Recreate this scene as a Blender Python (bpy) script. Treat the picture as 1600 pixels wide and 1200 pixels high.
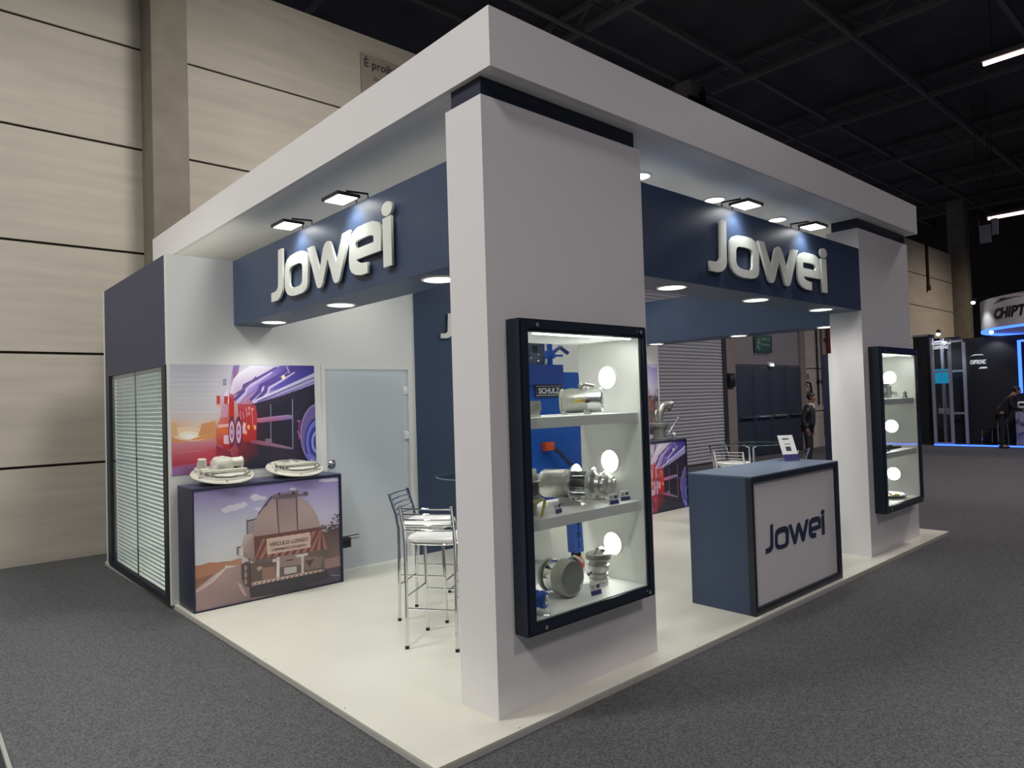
import bpy, bmesh, math, random
import numpy as np
from mathutils import Matrix, Vector
from mathutils.geometry import tessellate_polygon

# ------------------------------------------------------------------ reset
for o in list(bpy.data.objects):
    bpy.data.objects.remove(o, do_unlink=True)
SC = bpy.context.scene
COL = SC.collection
random.seed(7)

# ------------------------------------------------------------------ camera
YAW, PIT, ROL = -0.7313, 0.0253, -0.0305
fw = Vector((-math.sin(YAW)*math.cos(PIT), math.cos(YAW)*math.cos(PIT), math.sin(PIT)))
rt = Vector((math.cos(YAW), math.sin(YAW), 0))
up = rt.cross(fw)
r2 = math.cos(ROL)*rt + math.sin(ROL)*up
u2 = -math.sin(ROL)*rt + math.cos(ROL)*up
cd = bpy.data.cameras.new('camera')
cd.sensor_width = 36.0
cd.lens = 1076.05*36.0/1600.0
cd.clip_end = 300
cam = bpy.data.objects.new('camera', cd)
COL.objects.link(cam)
m = Matrix((r2, u2, -fw)).transposed().to_4x4()
m.translation = Vector((-1.8742, -2.7054, 1.7079))
cam.matrix_world = m
SC.camera = cam

# ------------------------------------------------------------------ world, exposure
w = bpy.data.worlds.new('hall_air')
SC.world = w
w.use_nodes = True
w.node_tree.nodes['Background'].inputs[0].default_value = (0.75, 0.8, 1.0, 1)
w.node_tree.nodes['Background'].inputs[1].default_value = 0.095
SC.view_settings.view_transform = 'Standard'
SC.view_settings.look = 'None'
SC.view_settings.gamma = 1
SC.view_settings.exposure = 0.17
SC.view_settings.use_curve_mapping = False

# lamp powers (watts)
P_HALL = 2250
P_DOWN = 22
P_FLOOD = 6
P_CASE = 1.25
P_SOFFIT = 38

# ------------------------------------------------------------------ helpers
def S(r, g, b):
    f = lambda c: (c/255/12.92) if c/255 <= 0.04045 else ((c/255+0.055)/1.055)**2.4
    return (f(r), f(g), f(b), 1)

MATS = {}
def mat(name, col, rough=0.5, metal=0.0, spec=0.5, noise=None, bump=None, emit=None, coat=0.0):
    """principled material; noise=(scale, amount, detail) colour mottling, bump=(scale, strength)"""
    if name in MATS: return MATS[name]
    M = bpy.data.materials.new(name); M.use_nodes = True
    nt = M.node_tree; b = nt.nodes['Principled BSDF']
    b.inputs['Base Color'].default_value = col
    b.inputs['Roughness'].default_value = rough
    b.inputs['Metallic'].default_value = metal
    b.inputs['Specular IOR Level'].default_value = spec
    b.inputs['Coat Weight'].default_value = coat
    if noise or bump:
        tc = nt.nodes.new('ShaderNodeTexCoord')
    if noise:
        n = nt.nodes.new('ShaderNodeTexNoise'); n.inputs['Scale'].default_value = noise[0]
        n.inputs['Detail'].default_value = noise[2] if len(noise) > 2 else 4
        mp = nt.nodes.new('ShaderNodeMapping')
        if len(noise) > 3: mp.inputs['Scale'].default_value = noise[3]
        nt.links.new(tc.outputs['Object'], mp.inputs[0]); nt.links.new(mp.outputs[0], n.inputs['Vector'])
        rp = nt.nodes.new('ShaderNodeValToRGB')
        a = noise[1]
        rp.color_ramp.elements[0].position = 0.3; rp.color_ramp.elements[1].position = 0.7
        rp.color_ramp.elements[0].color = tuple(c*(1-a) for c in col[:3])+(1,)
        rp.color_ramp.elements[1].color = tuple(min(1, c*(1+a)) for c in col[:3])+(1,)
        nt.links.new(n.outputs['Fac'], rp.inputs[0]); nt.links.new(rp.outputs[0], b.inputs['Base Color'])
    if bump:
        n2 = nt.nodes.new('ShaderNodeTexNoise'); n2.inputs['Scale'].default_value = bump[0]
        n2.inputs['Detail'].default_value = 3
        bp_ = nt.nodes.new('ShaderNodeBump'); bp_.inputs['Strength'].default_value = bump[1]
        bp_.inputs['Distance'].default_value = 0.01
        nt.links.new(tc.outputs['Object'], n2.inputs['Vector'])
        nt.links.new(n2.outputs['Fac'], bp_.inputs['Height']); nt.links.new(bp_.outputs[0], b.inputs['Normal'])
    if emit:
        b.inputs['Emission Color'].default_value = emit[0]
        b.inputs['Emission Strength'].default_value = emit[1]
    MATS[name] = M
    return M

def glass_mat(name, tint=(0.96, 0.98, 0.97, 1), refl=0.08, rough=0.02, cloud=0.0, cloudcol=(0.8, 0.85, 0.85, 1)):
    """thin architectural glass: clear pane with a fresnel-weighted sheen, optional milky film"""
    if name in MATS: return MATS[name]
    M = bpy.data.materials.new(name); M.use_nodes = True
    nt = M.node_tree; nt.nodes.remove(nt.nodes['Principled BSDF'])
    out = nt.nodes['Material Output']
    tr = nt.nodes.new('ShaderNodeBsdfTransparent'); tr.inputs[0].default_value = tint
    gl = nt.nodes.new('ShaderNodeBsdfGlossy'); gl.inputs['Roughness'].default_value = rough
    lw = nt.nodes.new('ShaderNodeLayerWeight'); lw.inputs['Blend'].default_value = 0.5
    pw = nt.nodes.new('ShaderNodeMath'); pw.operation = 'POWER'; pw.inputs[1].default_value = 5.0
    ml = nt.nodes.new('ShaderNodeMath'); ml.operation = 'MULTIPLY_ADD'; ml.inputs[1].default_value = 0.8; ml.inputs[2].default_value = refl*0.4
    nt.links.new(lw.outputs['Facing'], pw.inputs[0]); nt.links.new(pw.outputs[0], ml.inputs[0])
    mx = nt.nodes.new('ShaderNodeMixShader')
    nt.links.new(ml.outputs[0], mx.inputs[0])
    nt.links.new(tr.outputs[0], mx.inputs[1]); nt.links.new(gl.outputs[0], mx.inputs[2])
    last = mx
    if cloud > 0:
        df = nt.nodes.new('ShaderNodeBsdfPrincipled'); df.inputs['Base Color'].default_value = cloudcol
        df.inputs['Roughness'].default_value = 0.25
        m2 = nt.nodes.new('ShaderNodeMixShader'); m2.inputs[0].default_value = cloud
        nt.links.new(mx.outputs[0], m2.inputs[1]); nt.links.new(df.outputs[0], m2.inputs[2]); last = m2
    nt.links.new(last.outputs[0], out.inputs[0])
    MATS[name] = M
    return M

def emit_mat(name, col, s):
    if name in MATS: return MATS[name]
    M = bpy.data.materials.new(name); M.use_nodes = True
    nt = M.node_tree; nt.nodes.remove(nt.nodes['Principled BSDF'])
    e = nt.nodes.new('ShaderNodeEmission'); e.inputs[0].default_value = col; e.inputs[1].default_value = s
    nt.links.new(e.outputs[0], nt.nodes['Material Output'].inputs[0])
    MATS[name] = M
    return M

def frame_of(axis):
    a = Vector(axis).normalized()
    t = Vector((0, 0, 1)) if abs(a.z) < 0.95 else Vector((1, 0, 0))
    u = t.cross(a).normalized(); v = a.cross(u)
    return u, v, a

class MB:
    """collects solids into one mesh"""
    def __init__(s): s.bm = bmesh.new()
    def box(s, x0, y0, z0, x1, y1, z1, bev=0.0):
        x0, x1 = sorted((x0, x1)); y0, y1 = sorted((y0, y1)); z0, z1 = sorted((z0, z1))
        b = s.bm
        v = [b.verts.new(p) for p in ((x0,y0,z0),(x1,y0,z0),(x1,y1,z0),(x0,y1,z0),(x0,y0,z1),(x1,y0,z1),(x1,y1,z1),(x0,y1,z1))]
        f = [b.faces.new([v[i] for i in q]) for q in ((0,3,2,1),(4,5,6,7),(0,1,5,4),(1,2,6,5),(2,3,7,6),(3,0,4,7))]
        if bev > 0:
            es = list({e for q in f for e in q.edges})
            bmesh.ops.bevel(b, geom=es, offset=bev, segments=2, affect='EDGES', profile=0.5)
        return s
    def hexa(s, pts):
        """8 points: bottom ring then top ring"""
        b = s.bm; v = [b.verts.new(p) for p in pts]
        for q in ((0,3,2,1),(4,5,6,7),(0,1,5,4),(1,2,6,5),(2,3,7,6),(3,0,4,7)): b.faces.new([v[i] for i in q])
        return s
    def lathe(s, prof, o=(0,0,0), axis=(0,0,1), seg=24, close=False):
        """prof: (distance along axis, radius)"""
        u, v, a = frame_of(axis); o = Vector(o); b = s.bm; rings = []
        for t, r in prof:
            if r < 1e-6: rings.append([b.verts.new(o+a*t)])
            else: rings.append([b.verts.new(o+a*t+(u*math.cos(k*2*math.pi/seg)+v*math.sin(k*2*math.pi/seg))*r) for k in range(seg)])
        prs = list(zip(rings, rings[1:]))
        if close: prs.append((rings[-1], rings[0]))
        for A, B in prs:
            for k in range(seg):
                k2 = (k+1) % seg
                if len(A) == 1 and len(B) == 1: continue
                if len(A) == 1: b.faces.new((A[0], B[k2], B[k]))
                elif len(B) == 1: b.faces.new((A[k], A[k2], B[0]))
                else: b.faces.new((A[k], A[k2], B[k2], B[k]))
        return s
    def cyl(s, p0, p1, r, r1=None, seg=16):
        p0 = Vector(p0); p1 = Vector(p1); L = (p1-p0).length
        r1 = r if r1 is None else r1
        return s.lathe([(0,0),(0,r),(L,r1),(L,0)], p0, p1-p0, seg)
    def tube(s, pts, r, seg=8):
        pts = [Vector(p) for p in pts]; b = s.bm; rings = []
        pu = None
        for i, p in enumerate(pts):
            d = (pts[min(i+1, len(pts)-1)]-pts[max(i-1, 0)]).normalized()
            if pu is None: u, v, _ = frame_of(d)
            else:
                u = (pu - d*pu.dot(d)).normalized(); v = d.cross(u)
            pu = u
            rings.append([b.verts.new(p+(u*math.cos(k*2*math.pi/seg)+v*math.sin(k*2*math.pi/seg))*r) for k in range(seg)])
        for A, B in zip(rings, rings[1:]):
            for k in range(seg): b.faces.new((A[k], A[(k+1)%seg], B[(k+1)%seg], B[k]))
        b.faces.new(rings[0][::-1]); b.faces.new(rings[-1])
        return s
    def prism(s, poly, o, u, v, depth):
        """polygon (a,b) in plane o+a*u+b*v, pushed along u x v by depth"""
        o = Vector(o); u = Vector(u); v = Vector(v); n = u.cross(v).normalized()*depth; b = s.bm
        A = [b.verts.new(o+u*p[0]+v*p[1]) for p in poly]; B = [b.verts.new(o+u*p[0]+v*p[1]+n) for p in poly]
        b.faces.new(A[::-1]); b.faces.new(B)
        for i in range(len(poly)):
            j = (i+1) % len(poly); b.faces.new((A[i], A[j], B[j], B[i]))
        return s
    def ball(s, c, r, sc=(1,1,1), seg=16, rings=10):
        mt = Matrix.Translation(c) @ Matrix.Diagonal((r*sc[0], r*sc[1], r*sc[2], 1))
        bmesh.ops.create_uvsphere(s.bm, u_segments=seg, v_segments=rings, radius=1, matrix=mt)
        return s
    def mesh(s, name, smooth=True):
        bmesh.ops.recalc_face_normals(s.bm, faces=s.bm.faces)
        me = bpy.data.meshes.new(name); s.bm.to_mesh(me); s.bm.free()
        if smooth:
            me.shade_smooth(); me.set_sharp_from_angle(angle=math.radians(35))
        return me
    def build(s, name, material, parent=None, smooth=True, world=False):
        if world and parent is not None:
            bmesh.ops.transform(s.bm, matrix=world_of(parent).inverted(), verts=s.bm.verts)
        return link(name, s.mesh(name, smooth), material, parent)

def world_of(o):
    mt = Matrix.Translation(o.location) @ o.rotation_euler.to_matrix().to_4x4()
    return world_of(o.parent) @ mt if o.parent else mt

def link(name, me, material=None, parent=None):
    o = bpy.data.objects.new(name, me)
    if material is not None and not me.materials: me.materials.append(material)
    COL.objects.link(o); o.parent = parent
    return o

def tag(o, label, cat, group=None):
    o['label'] = label; o['category'] = cat
    if group: o['group'] = group
    return o

def struct(o): o['kind'] = 'structure'; return o

def thing(name, label, cat, loc=(0,0,0), rotz=0.0, group=None):
    o = bpy.data.objects.new(name, None); o.empty_display_size = 0.1
    COL.objects.link(o); o.location = loc; o.rotation_euler = (0, 0, rotz)
    return tag(o, label, cat, group)

def sempty(name, loc=(0,0,0), rotz=0.0):
    o = bpy.data.objects.new(name, None); o.empty_display_size = 0.1
    COL.objects.link(o); o.location = loc; o.rotation_euler = (0, 0, rotz)
    return struct(o)

def dup(root, loc, rotz, label=None):
    r = root.copy(); COL.objects.link(r); r.location = loc; r.rotation_euler = (0, 0, rotz)
    if label: r['label'] = label
    def rec(src, dst):
        for ch in list(src.children):
            c = ch.copy(); COL.objects.link(c); c.parent = dst; rec(ch, c)
    rec(root, r)
    return r

def plane_matrix(o, u, v):
    u = Vector(u).normalized(); v = Vector(v).normalized(); n = u.cross(v)
    mt = Matrix((u, v, n)).transposed().to_4x4(); mt.translation = Vector(o)
    return mt

def outline_mesh(loops, depth, bevel=0.0, name='letter'):
    cu = bpy.data.curves.new(name, 'CURVE'); cu.dimensions = '2D'; cu.fill_mode = 'BOTH'
    for lp in loops:
        sp = cu.splines.new('POLY'); sp.points.add(len(lp)-1)
        for i, p in enumerate(lp): sp.points[i].co = (p[0], p[1], 0, 1)
        sp.use_cyclic_u = True
    cu.extrude = depth/2; cu.bevel_depth = bevel; cu.bevel_resolution = 1
    ob = bpy.data.objects.new(name, cu); COL.objects.link(ob)
    dg = bpy.context.evaluated_depsgraph_get()
    me = bpy.data.meshes.new_from_object(ob.evaluated_get(dg))
    bpy.data.objects.remove(ob, do_unlink=True); bpy.data.curves.remove(cu)
    return me

def text_mesh(body, size, depth, align='LEFT', shear=0.0, bold=0.0, spacing=1.0, name='lettering'):
    cu = bpy.data.curves.new(name, 'FONT'); cu.body = body; cu.size = size; cu.extrude = depth/2
    cu.align_x = align; cu.shear = shear; cu.offset = bold; cu.space_character = spacing; cu.resolution_u = 3
    ob = bpy.data.objects.new(name, cu); COL.objects.link(ob)
    dg = bpy.context.evaluated_depsgraph_get()
    me = bpy.data.meshes.new_from_object(ob.evaluated_get(dg))
    bpy.data.objects.remove(ob, do_unlink=True); bpy.data.curves.remove(cu)
    me.materials.clear()
    return me

def put(me, name, material, parent, o, u, v, scale=(1,1), wid=None):
    """flat mesh drawn in its own xy plane -> placed on the world plane (o,u,v); baked into the vertices"""
    mt = plane_matrix(o, u, v) @ Matrix.Diagonal((scale[0], scale[1], 1, 1))
    if parent is not None: mt = world_of(parent).inverted() @ mt
    me.transform(mt)
    me.materials.clear()
    return link(name, me, material, parent)

def light(kind, name, loc, power, col=(1,1,1), parent=None, size=0.1, aim=(0,0,-1), spot=None, blend=0.5, sy=None, spread=None):
    ld = bpy.data.lights.new(name, kind); ld.energy = power; ld.color = col
    if kind == 'AREA':
        ld.size = size
        if sy: ld.shape = 'RECTANGLE'; ld.size_y = sy
        else: ld.shape = 'DISK'
        if spread: ld.spread = spread
    else:
        ld.shadow_soft_size = size
    if kind == 'SPOT': ld.spot_size = spot; ld.spot_blend = blend
    o = bpy.data.objects.new(name, ld); COL.objects.link(o)
    q = Vector(aim).to_track_quat('-Z', 'Y')
    mt = Matrix.Translation(loc) @ q.to_matrix().to_4x4()
    if parent is not None:
        o.parent = parent; mt = world_of(parent).inverted() @ mt
    o.matrix_local = mt
    return o

# ------------------------------------------------------------------ print on posters
def homog(src):
    """four crop-pixel corners TL,TR,BR,BL -> unit square (u right, v up)"""
    dst = [(0,1),(1,1),(1,0),(0,0)]; A = []; B = []
    for (x, y), (X, Y) in zip(src, dst):
        A.append([x,y,1,0,0,0,-X*x,-X*y]); B.append(X)
        A.append([0,0,0,x,y,1,-Y*x,-Y*y]); B.append(Y)
    h = np.linalg.solve(np.array(A, float), np.array(B, float))
    def f(x, y):
        w_ = h[6]*x+h[7]*y+1
        return ((h[0]*x+h[1]*y+h[2])/w_, (h[3]*x+h[4]*y+h[5])/w_)
    return f

def print_mat():
    if 'printed_film' in MATS: return MATS['printed_film']
    M = bpy.data.materials.new('printed_film'); M.use_nodes = True
    nt = M.node_tree; b = nt.nodes['Principled BSDF']; b.inputs['Roughness'].default_value = 0.45
    b.inputs['Specular IOR Level'].default_value = 0.3
    at = nt.nodes.new('ShaderNodeVertexColor'); at.layer_name = 'ink'
    nt.links.new(at.outputs['Color'], b.inputs['Base Color'])
    MATS['printed_film'] = M
    return M

def clip01(poly):
    """clip a uv polygon (points (u,v,colour)) to the unit square"""
    def clip(pts, ax, lim, sgn):
        out = []
        for i in range(len(pts)):
            a, b = pts[i-1], pts[i]
            ia = sgn*(a[ax]-lim) <= 1e-9; ib = sgn*(b[ax]-lim) <= 1e-9
            if ia != ib:
                t = (lim-a[ax])/(b[ax]-a[ax])
                out.append((a[0]+(b[0]-a[0])*t, a[1]+(b[1]-a[1])*t, tuple(a[2][k]+(b[2][k]-a[2][k])*t for k in range(4))))
            if ib: out.append(b)
        return out
    for ax, lim, sgn in ((0,0,-1),(0,1,1),(1,0,-1),(1,1,1)):
        poly = clip(poly, ax, lim, sgn)
        if len(poly) < 3: return []
    return poly

def picture(name, corners, grid, shapes, parent, o, u, v, wdt, hgt, gain=1.0):
    """one flat printed film: a colour grid background and overlaid inked outlines, drawn in crop pixels"""
    f = homog(corners); bm = bmesh.new(); cl = bm.loops.layers.float_color.new('ink'); layer = 0
    G = [[S(*c) for c in row] for row in grid]; R, C = len(G), len(G[0]); N = 18
    def bg(a, b):
        x = a*(C-1); y = (1-b)*(R-1); i = min(int(x), C-2); j = min(int(y), R-2); p = x-i; q = y-j
        return tuple((G[j][i][k]*(1-p)+G[j][i+1][k]*p)*(1-q)+(G[j+1][i][k]*(1-p)+G[j+1][i+1][k]*p)*q for k in range(4))
    def add(pts, z):
        vs = [bm.verts.new((p[0]*wdt, p[1]*hgt, z)) for p in pts]
        try: fc = bm.faces.new(vs)
        except ValueError: return
        for lp, p in zip(fc.loops, pts): lp[cl] = tuple(min(1, c*gain) for c in p[2][:3])+(1,)
    for i in range(N):
        for j in range(N):
            q = [(i/N, j/N), ((i+1)/N, j/N), ((i+1)/N, (j+1)/N), (i/N, (j+1)/N)]
            add([(a, b, bg(a, b)) for a, b in q], 0)
    for sh in shapes:
        pts, col = sh[0], sh[1]; layer += 1
        cols = [S(*c) for c in col] if isinstance(col[0], (tuple, list)) else [S(*col)]*len(pts)
        P = [f(*p)+(c,) for p, c in zip(pts, cols)]
        P = clip01(P)
        if len(P) >= 3:
            for tri in tessellate_polygon([[Vector((p[0]*wdt, p[1]*hgt, 0)) for p in P]]):
                T = [P[k] for k in tri]
                ar = (T[1][0]-T[0][0])*(T[2][1]-T[0][1])-(T[2][0]-T[0][0])*(T[1][1]-T[0][1])
                if abs(ar) > 1e-9: add(T if ar > 0 else T[::-1], 0.00003*layer)
    me = bpy.data.meshes.new(name); bm.to_mesh(me); bm.free()
    return put(me, name, print_mat(), parent, o, u, v), f

def ell(cx, cy, rx, ry, n=20, a0=0, a1=2*math.pi):
    return [(cx+rx*math.cos(a0+(a1-a0)*k/n), cy+ry*math.sin(a0+(a1-a0)*k/n)) for k in range(n if abs(a1-a0) > 6.2 else n+1)]

def line(p, q, wd):
    dx, dy = q[0]-p[0], q[1]-p[1]; L = math.hypot(dx, dy) or 1; nx, ny = -dy/L*wd/2, dx/L*wd/2
    return [(p[0]+nx, p[1]+ny), (q[0]+nx, q[1]+ny), (q[0]-nx, q[1]-ny), (p[0]-nx, p[1]-ny)]

# ------------------------------------------------------------------ materials
WHITE = mat('white_laminate', S(230, 229, 228), 0.42)
WHITE2 = mat('white_wall_paint', S(228, 230, 226), 0.5)
FLOORW = mat('white_floor_board', S(206, 206, 193), 0.28, noise=(1.3, 0.04, 2))
NAVY = mat('navy_laminate', S(60, 75, 102), 0.4)
NAVYD = mat('dark_navy_laminate', S(30, 38, 60), 0.4)
NAVYC = mat('dark_navy_metal', S(26, 36, 50), 0.32)
CARPET = mat('charcoal_carpet', S(84, 85, 86), 0.95, spec=0.1, noise=(90, 0.5, 6), bump=(260, 0.5))
CONC = mat('precast_concrete', S(182, 175, 161), 0.85, noise=(1.6, 0.09, 8, (0.5, 1, 5)), bump=(30, 0.08))
CONCD = mat('column_concrete', S(118, 112, 99), 0.9, noise=(3.0, 0.14, 8), bump=(25, 0.2))
JOINT = mat('joint_sealant', S(46, 40, 34), 0.9)
CHROME = mat('chrome', S(225, 226, 228), 0.07, 1.0)
ALU = mat('cast_aluminium', S(196, 196, 190), 0.38, 0.85, noise=(60, 0.06, 3))
ALUD = mat('machined_steel', S(206, 208, 208), 0.22, 0.95)
ALUM = mat('matte_aluminium', S(168, 169, 161), 0.36, 0.75, noise=(45, 0.08, 3))
SEAT = mat('white_vinyl', S(236, 237, 234), 0.25)
BLACK = mat('black_plastic', S(18, 19, 22), 0.45)
RUBBER = mat('black_rubber', S(24, 24, 26), 0.75)
DARK = mat('dark_ceiling', S(64, 63, 64), 0.95, noise=(0.6, 0.3, 5))
BEAM = mat('dark_steel_beam', S(88, 85, 84), 0.8)
LENS = emit_mat('lamp_lens', (1.0, 0.98, 0.94, 1), 6)
LENSC = emit_mat('case_lamp_lens', (1.0, 0.99, 0.93, 1), 4)
LEDB = emit_mat('blue_led', (0.03, 0.10, 1.0, 1), 4.0)
GLASS = glass_mat('clear_glass')
LETW = mat('white_acrylic_letter', S(232, 236, 226), 0.35)
LETN = mat('navy_vinyl', S(38, 50, 82), 0.5)
BLUEM = mat('blue_enamel', S(28, 92, 190), 0.3, coat=0.3)
BLUEA = mat('blue_anodised', S(30, 90, 190), 0.25, 0.6)
ORANGE = mat('orange_rubber', S(214, 84, 38), 0.5)
YELLOW = mat('yellow_paint', S(216, 206, 96), 0.45)
BRASS = mat('brass', S(200, 170, 80), 0.3, 0.9)
CARDW = mat('white_card', S(232, 232, 230), 0.5)
CARDN = mat('indigo_card_band', S(52, 54, 110), 0.5)
INK = mat('dark_ink', S(60, 62, 70), 0.6)
# ================================================================== HALL
b = MB(); b.box(-22, -24, -0.16, 60, 7.45, -0.04)
floor = struct(b.build('floor', CARPET, None, False))

Z0 = -0.04
ZJ = [Z0, 1.107, 2.463, 3.796, 5.174, 6.513, 7.87]
XJ = [-18, 0.8, 12.4, 23.4, 34.5]
b = MB(); b.box(-18, 7.23, Z0, 34.5, 7.45, 7.87)
wall_back = struct(b.build('wall_back', JOINT, None, False))
for i in range(4):
    pm = None
    for j in range(6):
        b = MB(); b.box(XJ[i]+0.012, 7.2, ZJ[j]+(0.016 if j else 0), XJ[i+1]-0.012, 7.23, ZJ[j+1]-0.016)
        b.build('panel', CONC, wall_back, False)
b = MB(); b.box(42, -24, Z0, 42.3, 12, 11.5)
struct(b.build('wall_right', mat('far_dark_wall', S(52, 50, 48), 0.9), None, False))

ceiling = struct(MB().box(-22, -24, 11.5, 60, 14, 11.7).build('ceiling', DARK, None, False))
for k in range(9):
    x = -6 + k*5.6
    b = MB(); b.box(x-0.09, -20, 10.72, x+0.09, 12, 10.84); b.box(x-0.07, -20, 11.3, x+0.07, 12, 11.4)
    for q in range(26):
        y = -20+q*1.25
        b.cyl((x, y, 10.8), (x, y+0.62, 11.34), 0.035, seg=4); b.cyl((x, y+0.62, 11.34), (x, y+1.25, 10.8), 0.035, seg=4)
    b.build('truss', BEAM, ceiling, False)
for k in range(10):
    y = -16+k*2.9
    MB().box(-18, y-0.06, 10.9, 42, y+0.06, 11.06).build('purlin', BEAM, ceiling, False)
for k in range(5):
    y = -9+k*4.1
    MB().cyl((-18, y+0.7, 10.45), (42, y+0.7, 10.45), 0.06, seg=8).build('pipe', BEAM, ceiling)

# columns
def column(name_label, x0, y0, x1, y1, z1):
    t = thing('concrete_column', name_label, 'column', ((x0+x1)/2, (y0+y1)/2, Z0))
    b = MB(); b.box(x0, y0, Z0, x1, y1, z1, 0.02); b.build('shaft', CONCD, t, True, True)
    return t
c1 = column('grey square concrete column in front of the panelled hall wall, above the navy room top', 0.575, 6.7, 1.02, 7.19, 11.5)
c2 = column('grey concrete column rising behind the canopy, with a dark clamp and wiring', 14.0, 7.5, 14.75, 8.0, 10.2)
b = MB(); b.box(13.85, 7.42, 9.55, 14.95, 7.5, 9.68); b.box(14.3, 7.3, 9.62, 14.42, 7.42, 9.9); b.build('clamp', BLACK, c2, True, True)
MB().tube([(14.55, 7.46, 10.1), (14.57, 7.45, 9.4), (14.55, 7.46, 8.2), (14.56, 7.46, 7.6)], 0.03).build('cable', BLACK, c2, True, True)
c3 = column('tall dark concrete column at the end of the beige panel wall', 34.4, 6.6, 35.1, 7.3, 10.3)

# no-smoking notice high on the wall
t = thing('wall_notice', 'grey no smoking notice with black lettering high on the panelled wall', 'sign', (4.7, 7.19, 6.2))
MB().box(3.87, 7.175, 6.2, 5.6, 7.198, 7.53).build('board', mat('notice_board', S(150, 140, 128), 0.7), t, False, True)
put(text_mesh('É proibido fumar neste', 0.19, 0.004, bold=0.004), 'lettering', INK, t, (3.92, 7.172, 7.32), (1,0,0), (0,0,1))
put(text_mesh('local fechado', 0.12, 0.004), 'lettering', INK, t, (4.1, 7.172, 7.12), (1,0,0), (0,0,1))
b = MB(); b.lathe([(-0.01,0.25),(-0.01,0.33),(0.006,0.33),(0.006,0.25)], (4.55, 7.168, 6.6), (0,1,0), 28, True)
b.hexa([(4.33,7.16,6.38),(4.39,7.16,6.32),(4.39,7.176,6.32),(4.33,7.176,6.38),(4.71,7.16,6.88),(4.77,7.16,6.82),(4.77,7.176,6.82),(4.71,7.176,6.88)])
b.build('ban_ring', mat('ban_red', S(150, 40, 34), 0.6), t, True, True)

# roller shutter
SHUT = mat('shutter_steel', S(176, 177, 181), 0.4, 0.25)
t = thing('roller_shutter', 'grey ribbed steel roller shutter beside the dark double doors', 'shutter', (12.6, 7.1, Z0))
sl = MB()
prof = [(0.0,0.0),(0.0,0.083),(-0.012,0.083),(-0.028,0.068),(-0.034,0.04),(-0.028,0.016),(-0.012,0.0)]
sl.prism([(a, z) for a, z in prof], (10.4, 0, 0), (0,1,0), (0,0,1), 4.0)
slm = sl.mesh('slat', True); slm.materials.append(SHUT)
for k in range(50):
    o = link('slat', slm, None, t); o.location = (-12.6, 7.12-7.1, Z0-Z0+0.02+k*0.0855)
for x in (10.3, 14.45):
    MB().box(x-0.07, 7.06, Z0, x+0.07, 7.198, 4.5).build('guide_rail', mat('dark_rail', S(52, 50, 50), 0.5), t, False, True)
MB().box(10.2, 6.95, 4.34, 14.55, 7.198, 4.75, 0.02).build('head_box', SHUT, t, True, True)

# double emergency doors
DD = mat('dark_door_paint', S(48, 58, 68), 0.5)
d2 = sempty('door_2', (16.95, 7.15, Z0))
b = MB(); b.box(14.62, 7.1, Z0, 15.05, 7.198, 3.7); b.box(18.86, 7.1, Z0, 19.2, 7.198, 3.7)
b.build('frame', mat('door_frame_grey', S(132, 124, 118), 0.7), d2, False, True)
for k in range(4):
    x = 15.09+k*0.945
    leaf = MB().box(x, 7.12, Z0+0.02, x+0.925, 7.18, 2.5, 0.012).build('leaf', DD, d2, True, True)
    b = MB(); b.box(x+0.08, 7.1, 1.02, x+0.86, 7.12, 1.1); b.cyl((x+0.1, 7.05, 1.06), (x+0.84, 7.05, 1.06), 0.025)
    b.build('push_bar', ALUD if k in (1, 2) else DD, leaf, True, True)
b = MB(); n = 17
for k in range(n):
    xa = 15.06+k*3.8/n; xm = xa+1.9/n; xb = xa+3.8/n
    b.hexa([(xa,7.19,2.54),(xm,7.12,2.54),(xm,7.14,2.54),(xa,7.197,2.54),(xa,7.19,3.7),(xm,7.12,3.7),(xm,7.14,3.7),(xa,7.197,3.7)])
    b.hexa([(xm,7.12,2.54),(xb,7.19,2.54),(xb,7.197,2.54),(xm,7.14,2.54),(xm,7.12,3.7),(xb,7.19,3.7),(xb,7.197,3.7),(xm,7.14,3.7)])
b.build('corrugated_sheet', mat('corrugated_plastic', S(200, 190, 186), 0.22, 0.8), d2, True, True)
t = thing('exit_sign', 'green emergency exit sign with running figure over the dark doors', 'sign', (16.56, 7.08, 2.87))
EXG = mat('exit_green', S(52, 84, 72), 0.4); EXW = mat('exit_pale', S(140, 160, 150), 0.4)
MB().box(16.08, 7.06, 2.88, 17.05, 7.1, 3.38, 0.006).build('plate', EXG, t, True, True)
b = MB(); b.cyl((16.27, 7.05, 3.24), (16.27, 7.06, 3.24), 0.035, seg=10)
for p, q in (((16.27,3.2),(16.23,3.08)),((16.23,3.08),(16.3,3.0)),((16.3,3.0),(16.27,2.93)),((16.23,3.08),(16.15,2.97)),((16.27,3.18),(16.35,3.12)),((16.26,3.17),(16.17,3.13))):
    b.tube([(p[0],7.055,p[1]),(q[0],7.055,q[1])], 0.016, 6)
b.build('running_figure', EXW, t, True, True)
put(text_mesh('SAÍDA DE', 0.12, 0.006), 'lettering', EXW, t, (16.42, 7.056, 3.22), (1,0,0), (0,0,1))
put(text_mesh('EMERGÊNCIA', 0.085, 0.006), 'lettering', EXW, t, (16.42, 7.056, 3.07), (1,0,0), (0,0,1))
t = thing('emergency_lamp', 'small pale emergency lamp over the middle of the dark doors', 'lamp', (16.95, 7.08, 2.5))
MB().box(16.8, 7.04, 2.5, 17.08, 7.1, 2.6, 0.01).build('housing', CARDW, t, True, True)
MB().box(16.86, 7.0, 2.49, 17.02, 7.05, 2.56, 0.012).build('lens', emit_mat('emergency_glow', (0.8,1,0.95,1), 1.2), t, True, True)
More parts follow.
